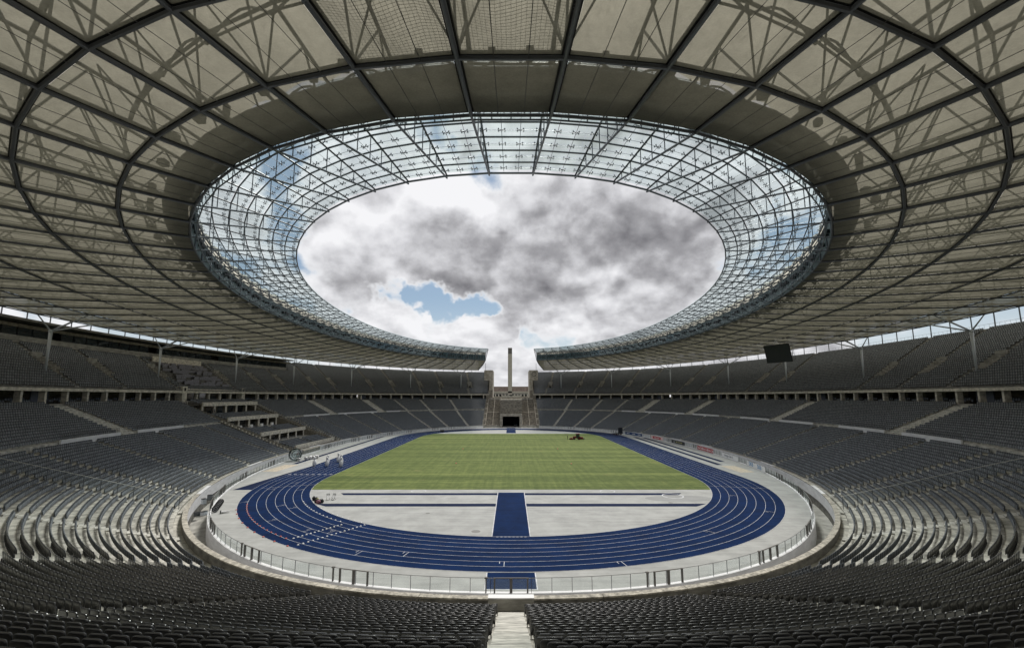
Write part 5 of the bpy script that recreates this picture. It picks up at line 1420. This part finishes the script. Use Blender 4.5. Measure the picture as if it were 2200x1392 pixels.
# parked car just visible in the tunnel mouth
cr = thing('parked_car', 'dark car parked in the tunnel of the stone gateway', 'car', (2.6, GY0 + 7.0, 0.02), 0.0)
MB().box((-0.85, -2.1, 0.35), (0.85, 2.1, 0.85)).build('body', M['dark_box'], cr); MB().hexa([(-0.8, -1.2, 0.85), (0.8, -1.2, 0.85), (0.8, 1.5, 0.85), (-0.8, 1.5, 0.85), (-0.65, -0.6, 1.42), (0.65, -0.6, 1.42), (0.65, 1.0, 1.42), (-0.65, 1.0, 1.42)]).build('cabin', M['window'], cr)
for y_ in (-1.35, 1.35):
    for x_ in (-0.8, 0.8): wheel_o = MB().tube((x_ - 0.1, y_, 0.33), (x_ + 0.1, y_, 0.33), 0.33, 14).build('wheel', M['tyre'], cr)
for x_ in (-0.6, 0.6): MB().box((x_ - 0.15, -2.13, 0.6), (x_ + 0.15, -2.1, 0.74)).build('headlight', M['white'], cr)

# ================================================================== ADVERTISING BOARDS ON THE RIGHT FENCE
def text_mesh(txt, size, m, shear=0.0):
    c = bpy.data.curves.new('lettering', 'FONT'); c.body = txt; c.size = size; c.align_x = 'CENTER'; c.align_y = 'CENTER'; c.shear = shear; c.extrude = 0.004; c.offset = size * 0.012
    ob = bpy.data.objects.new('lettering', c); COL.objects.link(ob)
    me = bpy.data.meshes.new_from_object(ob.evaluated_get(bpy.context.evaluated_depsgraph_get())); bpy.data.objects.remove(ob); bpy.data.curves.remove(c)
    me.materials.clear(); me.materials.append(m); return me
def fence_s_at_y(y):
    q = np.linspace(FENCE.L * 0.1, FENCE.L * 0.45, 900); return float(np.interp(y, FENCE.at(q, 0.0)[1], q))
def board(y0, y1, cat_label, m, texts, extra=None):
    """texts: (string, offset along board from its left end as seen from the field, size, material, shear)"""
    s0_, s1_ = fence_s_at_y(y0), fence_s_at_y(y1); sm = (s0_ + s1_) / 2; L = s1_ - s0_
    x, y = FENCE.at(sm, -0.02); b = thing('advertising_board', cat_label, 'board', (float(x), float(y), 0.0), fence_rot(sm), 'advertising boards on the right fence')
    # local frame: +y outwards; seen from the field the left end lies at greater s
    n = 8; mb = MB()
    for i in range(n):
        def loc(q):
            X, Y = FENCE.at(q, -0.02); d = Vector((float(X) - b.location.x, float(Y) - b.location.y)); a = -b.rotation_euler[2]
            return (d.x * math.cos(a) - d.y * math.sin(a), d.x * math.sin(a) + d.y * math.cos(a))
        p, q = loc(s0_ + L * i / n), loc(s0_ + L * (i + 1) / n)
        mb.hexa([(p[0], p[1] - 0.05, 0.14), (q[0], q[1] - 0.05, 0.14), (q[0], q[1], 0.14), (p[0], p[1], 0.14), (p[0], p[1] - 0.05, 1.2), (q[0], q[1] - 0.05, 1.2), (q[0], q[1], 1.2), (p[0], p[1], 1.2)])
    mb.build('panel', m, b)
    for (txt, off, size, tm, sh) in texts:
        o = link_mesh('lettering', text_mesh(txt, size, tm, sh), None, b)
        q = s1_ - off * L; X, Y = FENCE.at(q, -0.02 - 0.065)
        d = Vector((float(X) - b.location.x, float(Y) - b.location.y)); a = -b.rotation_euler[2]
        o.location = (d.x * math.cos(a) - d.y * math.sin(a), d.x * math.sin(a) + d.y * math.cos(a), 0.68)
        o.rotation_euler = (math.pi / 2, 0, fence_rot(q) - b.rotation_euler[2] + math.pi + math.pi)
    return b
def marks(b, y0, y1, spots, m):
    """Blurred writing too small to read in the photograph: plain upright strokes along the board; spots are fractions from the left end."""
    s0_, s1_ = fence_s_at_y(y0), fence_s_at_y(y1); L = s1_ - s0_; mb = MB()
    for f0, f1, hgt in spots:
        for q in np.linspace(f0, f1, 5):
            X, Y = FENCE.at(s1_ - q * L, -0.02 - off_ - 0.06); d = Vector((float(X) - b.location.x, float(Y) - b.location.y)); a = -b.rotation_euler[2]
            x_, y_ = d.x * math.cos(a) - d.y * math.sin(a), d.x * math.sin(a) + d.y * math.cos(a)
            mb.box((x_ - 0.1, y_ - 0.006, 0.68 - hgt / 2), (x_ + 0.1, y_ + 0.006, 0.68 + hgt / 2))
    mb.build('lettering', m, b)
off_ = 0.0
bl = mat('board_blue', (0.02, 0.06, 0.16), 0.4); sk = mat('letter_blue', (0.01, 0.20, 0.45), 0.4); rd = mat('board_red', (0.42, 0.02, 0.03), 0.4); pk = mat('board_pink', (0.75, 0.55, 0.52), 0.5)
gy = mat('letter_grey', (0.12, 0.13, 0.15), 0.5); gr = mat('letter_olive', (0.35, 0.33, 0.16), 0.5)
board(-38.6, -28.4, 'white advertising board with large blue letters, nearest on the right fence', M['white'], [('DKB', 0.22, 1.2, sk, 0), ('=', 0.40, 0.8, M['steel_light'], 0), ('DKB', 0.68, 1.2, sk, 0), ('=', 0.86, 0.8, M['steel_light'], 0)])
vwb = board(-23.3, -13.6, 'white advertising board with thin dark lettering and a ring emblem', M['white'], [('Volkswagen. Das Auto.', 0.42, 0.78, gy, 0)])
em = MB(); n = 24
vv_ = [(4.2 + r * math.cos(2 * math.pi * i / n), -0.07, 0.68 + r * math.sin(2 * math.pi * i / n)) for r in (0.34, 0.42) for i in range(n)]
em.add(vv_, [(i, (i + 1) % n, n + (i + 1) % n, n + i) for i in range(n)])
for a_, b_ in (((3.98, 0.93), (4.2, 0.68)), ((4.42, 0.93), (4.2, 0.68)), ((3.92, 0.74), (4.07, 0.42)), ((4.07, 0.42), (4.2, 0.64)), ((4.2, 0.64), (4.33, 0.42)), ((4.33, 0.42), (4.48, 0.74))): em.tube((a_[0], -0.07, a_[1]), (b_[0], -0.07, b_[1]), 0.025, 4)
em.build('emblem', gy, vwb)
board(-8.2, 2.2, 'red advertising board with three white script words', rd, [('Coca-Cola', q, 0.9, M['white'], 0.35) for q in (0.17, 0.5, 0.83)])
bb = board(11.0, 20.6, 'black advertising board with olive lettering', M['dark_box'], [('o', 0.2, 1.1, M['white'], 0.0)])
marks(bb, 11.0, 20.6, ((0.34, 0.44, 0.4), (0.5, 0.62, 0.4), (0.68, 0.78, 0.4)), gr)
bb = board(42.2, 53.6, 'dark blue advertising board with three short white words', bl, [])
marks(bb, 42.2, 53.6, ((0.1, 0.24, 0.42), (0.43, 0.57, 0.42), (0.76, 0.9, 0.42)), M['white'])
bb = board(27.0, 35.8, 'pale pink board with a red middle and blurred white lettering', pk, [])
mf = MB()
for i in range(6):
    q0, q1 = [fence_s_at_y(28.6 + 5.6 * (i + e) / 6) for e in (0, 1)]; c = []
    for q in (q0, q1):
        X, Y = FENCE.at(q, -0.02 - 0.055); d = Vector((float(X) - bb.location.x, float(Y) - bb.location.y)); a = -bb.rotation_euler[2]
        c.append((d.x * math.cos(a) - d.y * math.sin(a), d.x * math.sin(a) + d.y * math.cos(a)))
    (ax, ay), (bx, by) = c
    mf.hexa([(ax, ay - 0.02, 0.24), (bx, by - 0.02, 0.24), (bx, by, 0.24), (ax, ay, 0.24), (ax, ay - 0.02, 1.1), (bx, by - 0.02, 1.1), (bx, by, 1.1), (ax, ay, 1.1)])
mf.build('red_field', rd, bb)
off_ = 0.03
marks(bb, 27.0, 35.8, ((0.3, 0.44, 0.36), (0.5, 0.7, 0.36)), M['white'])
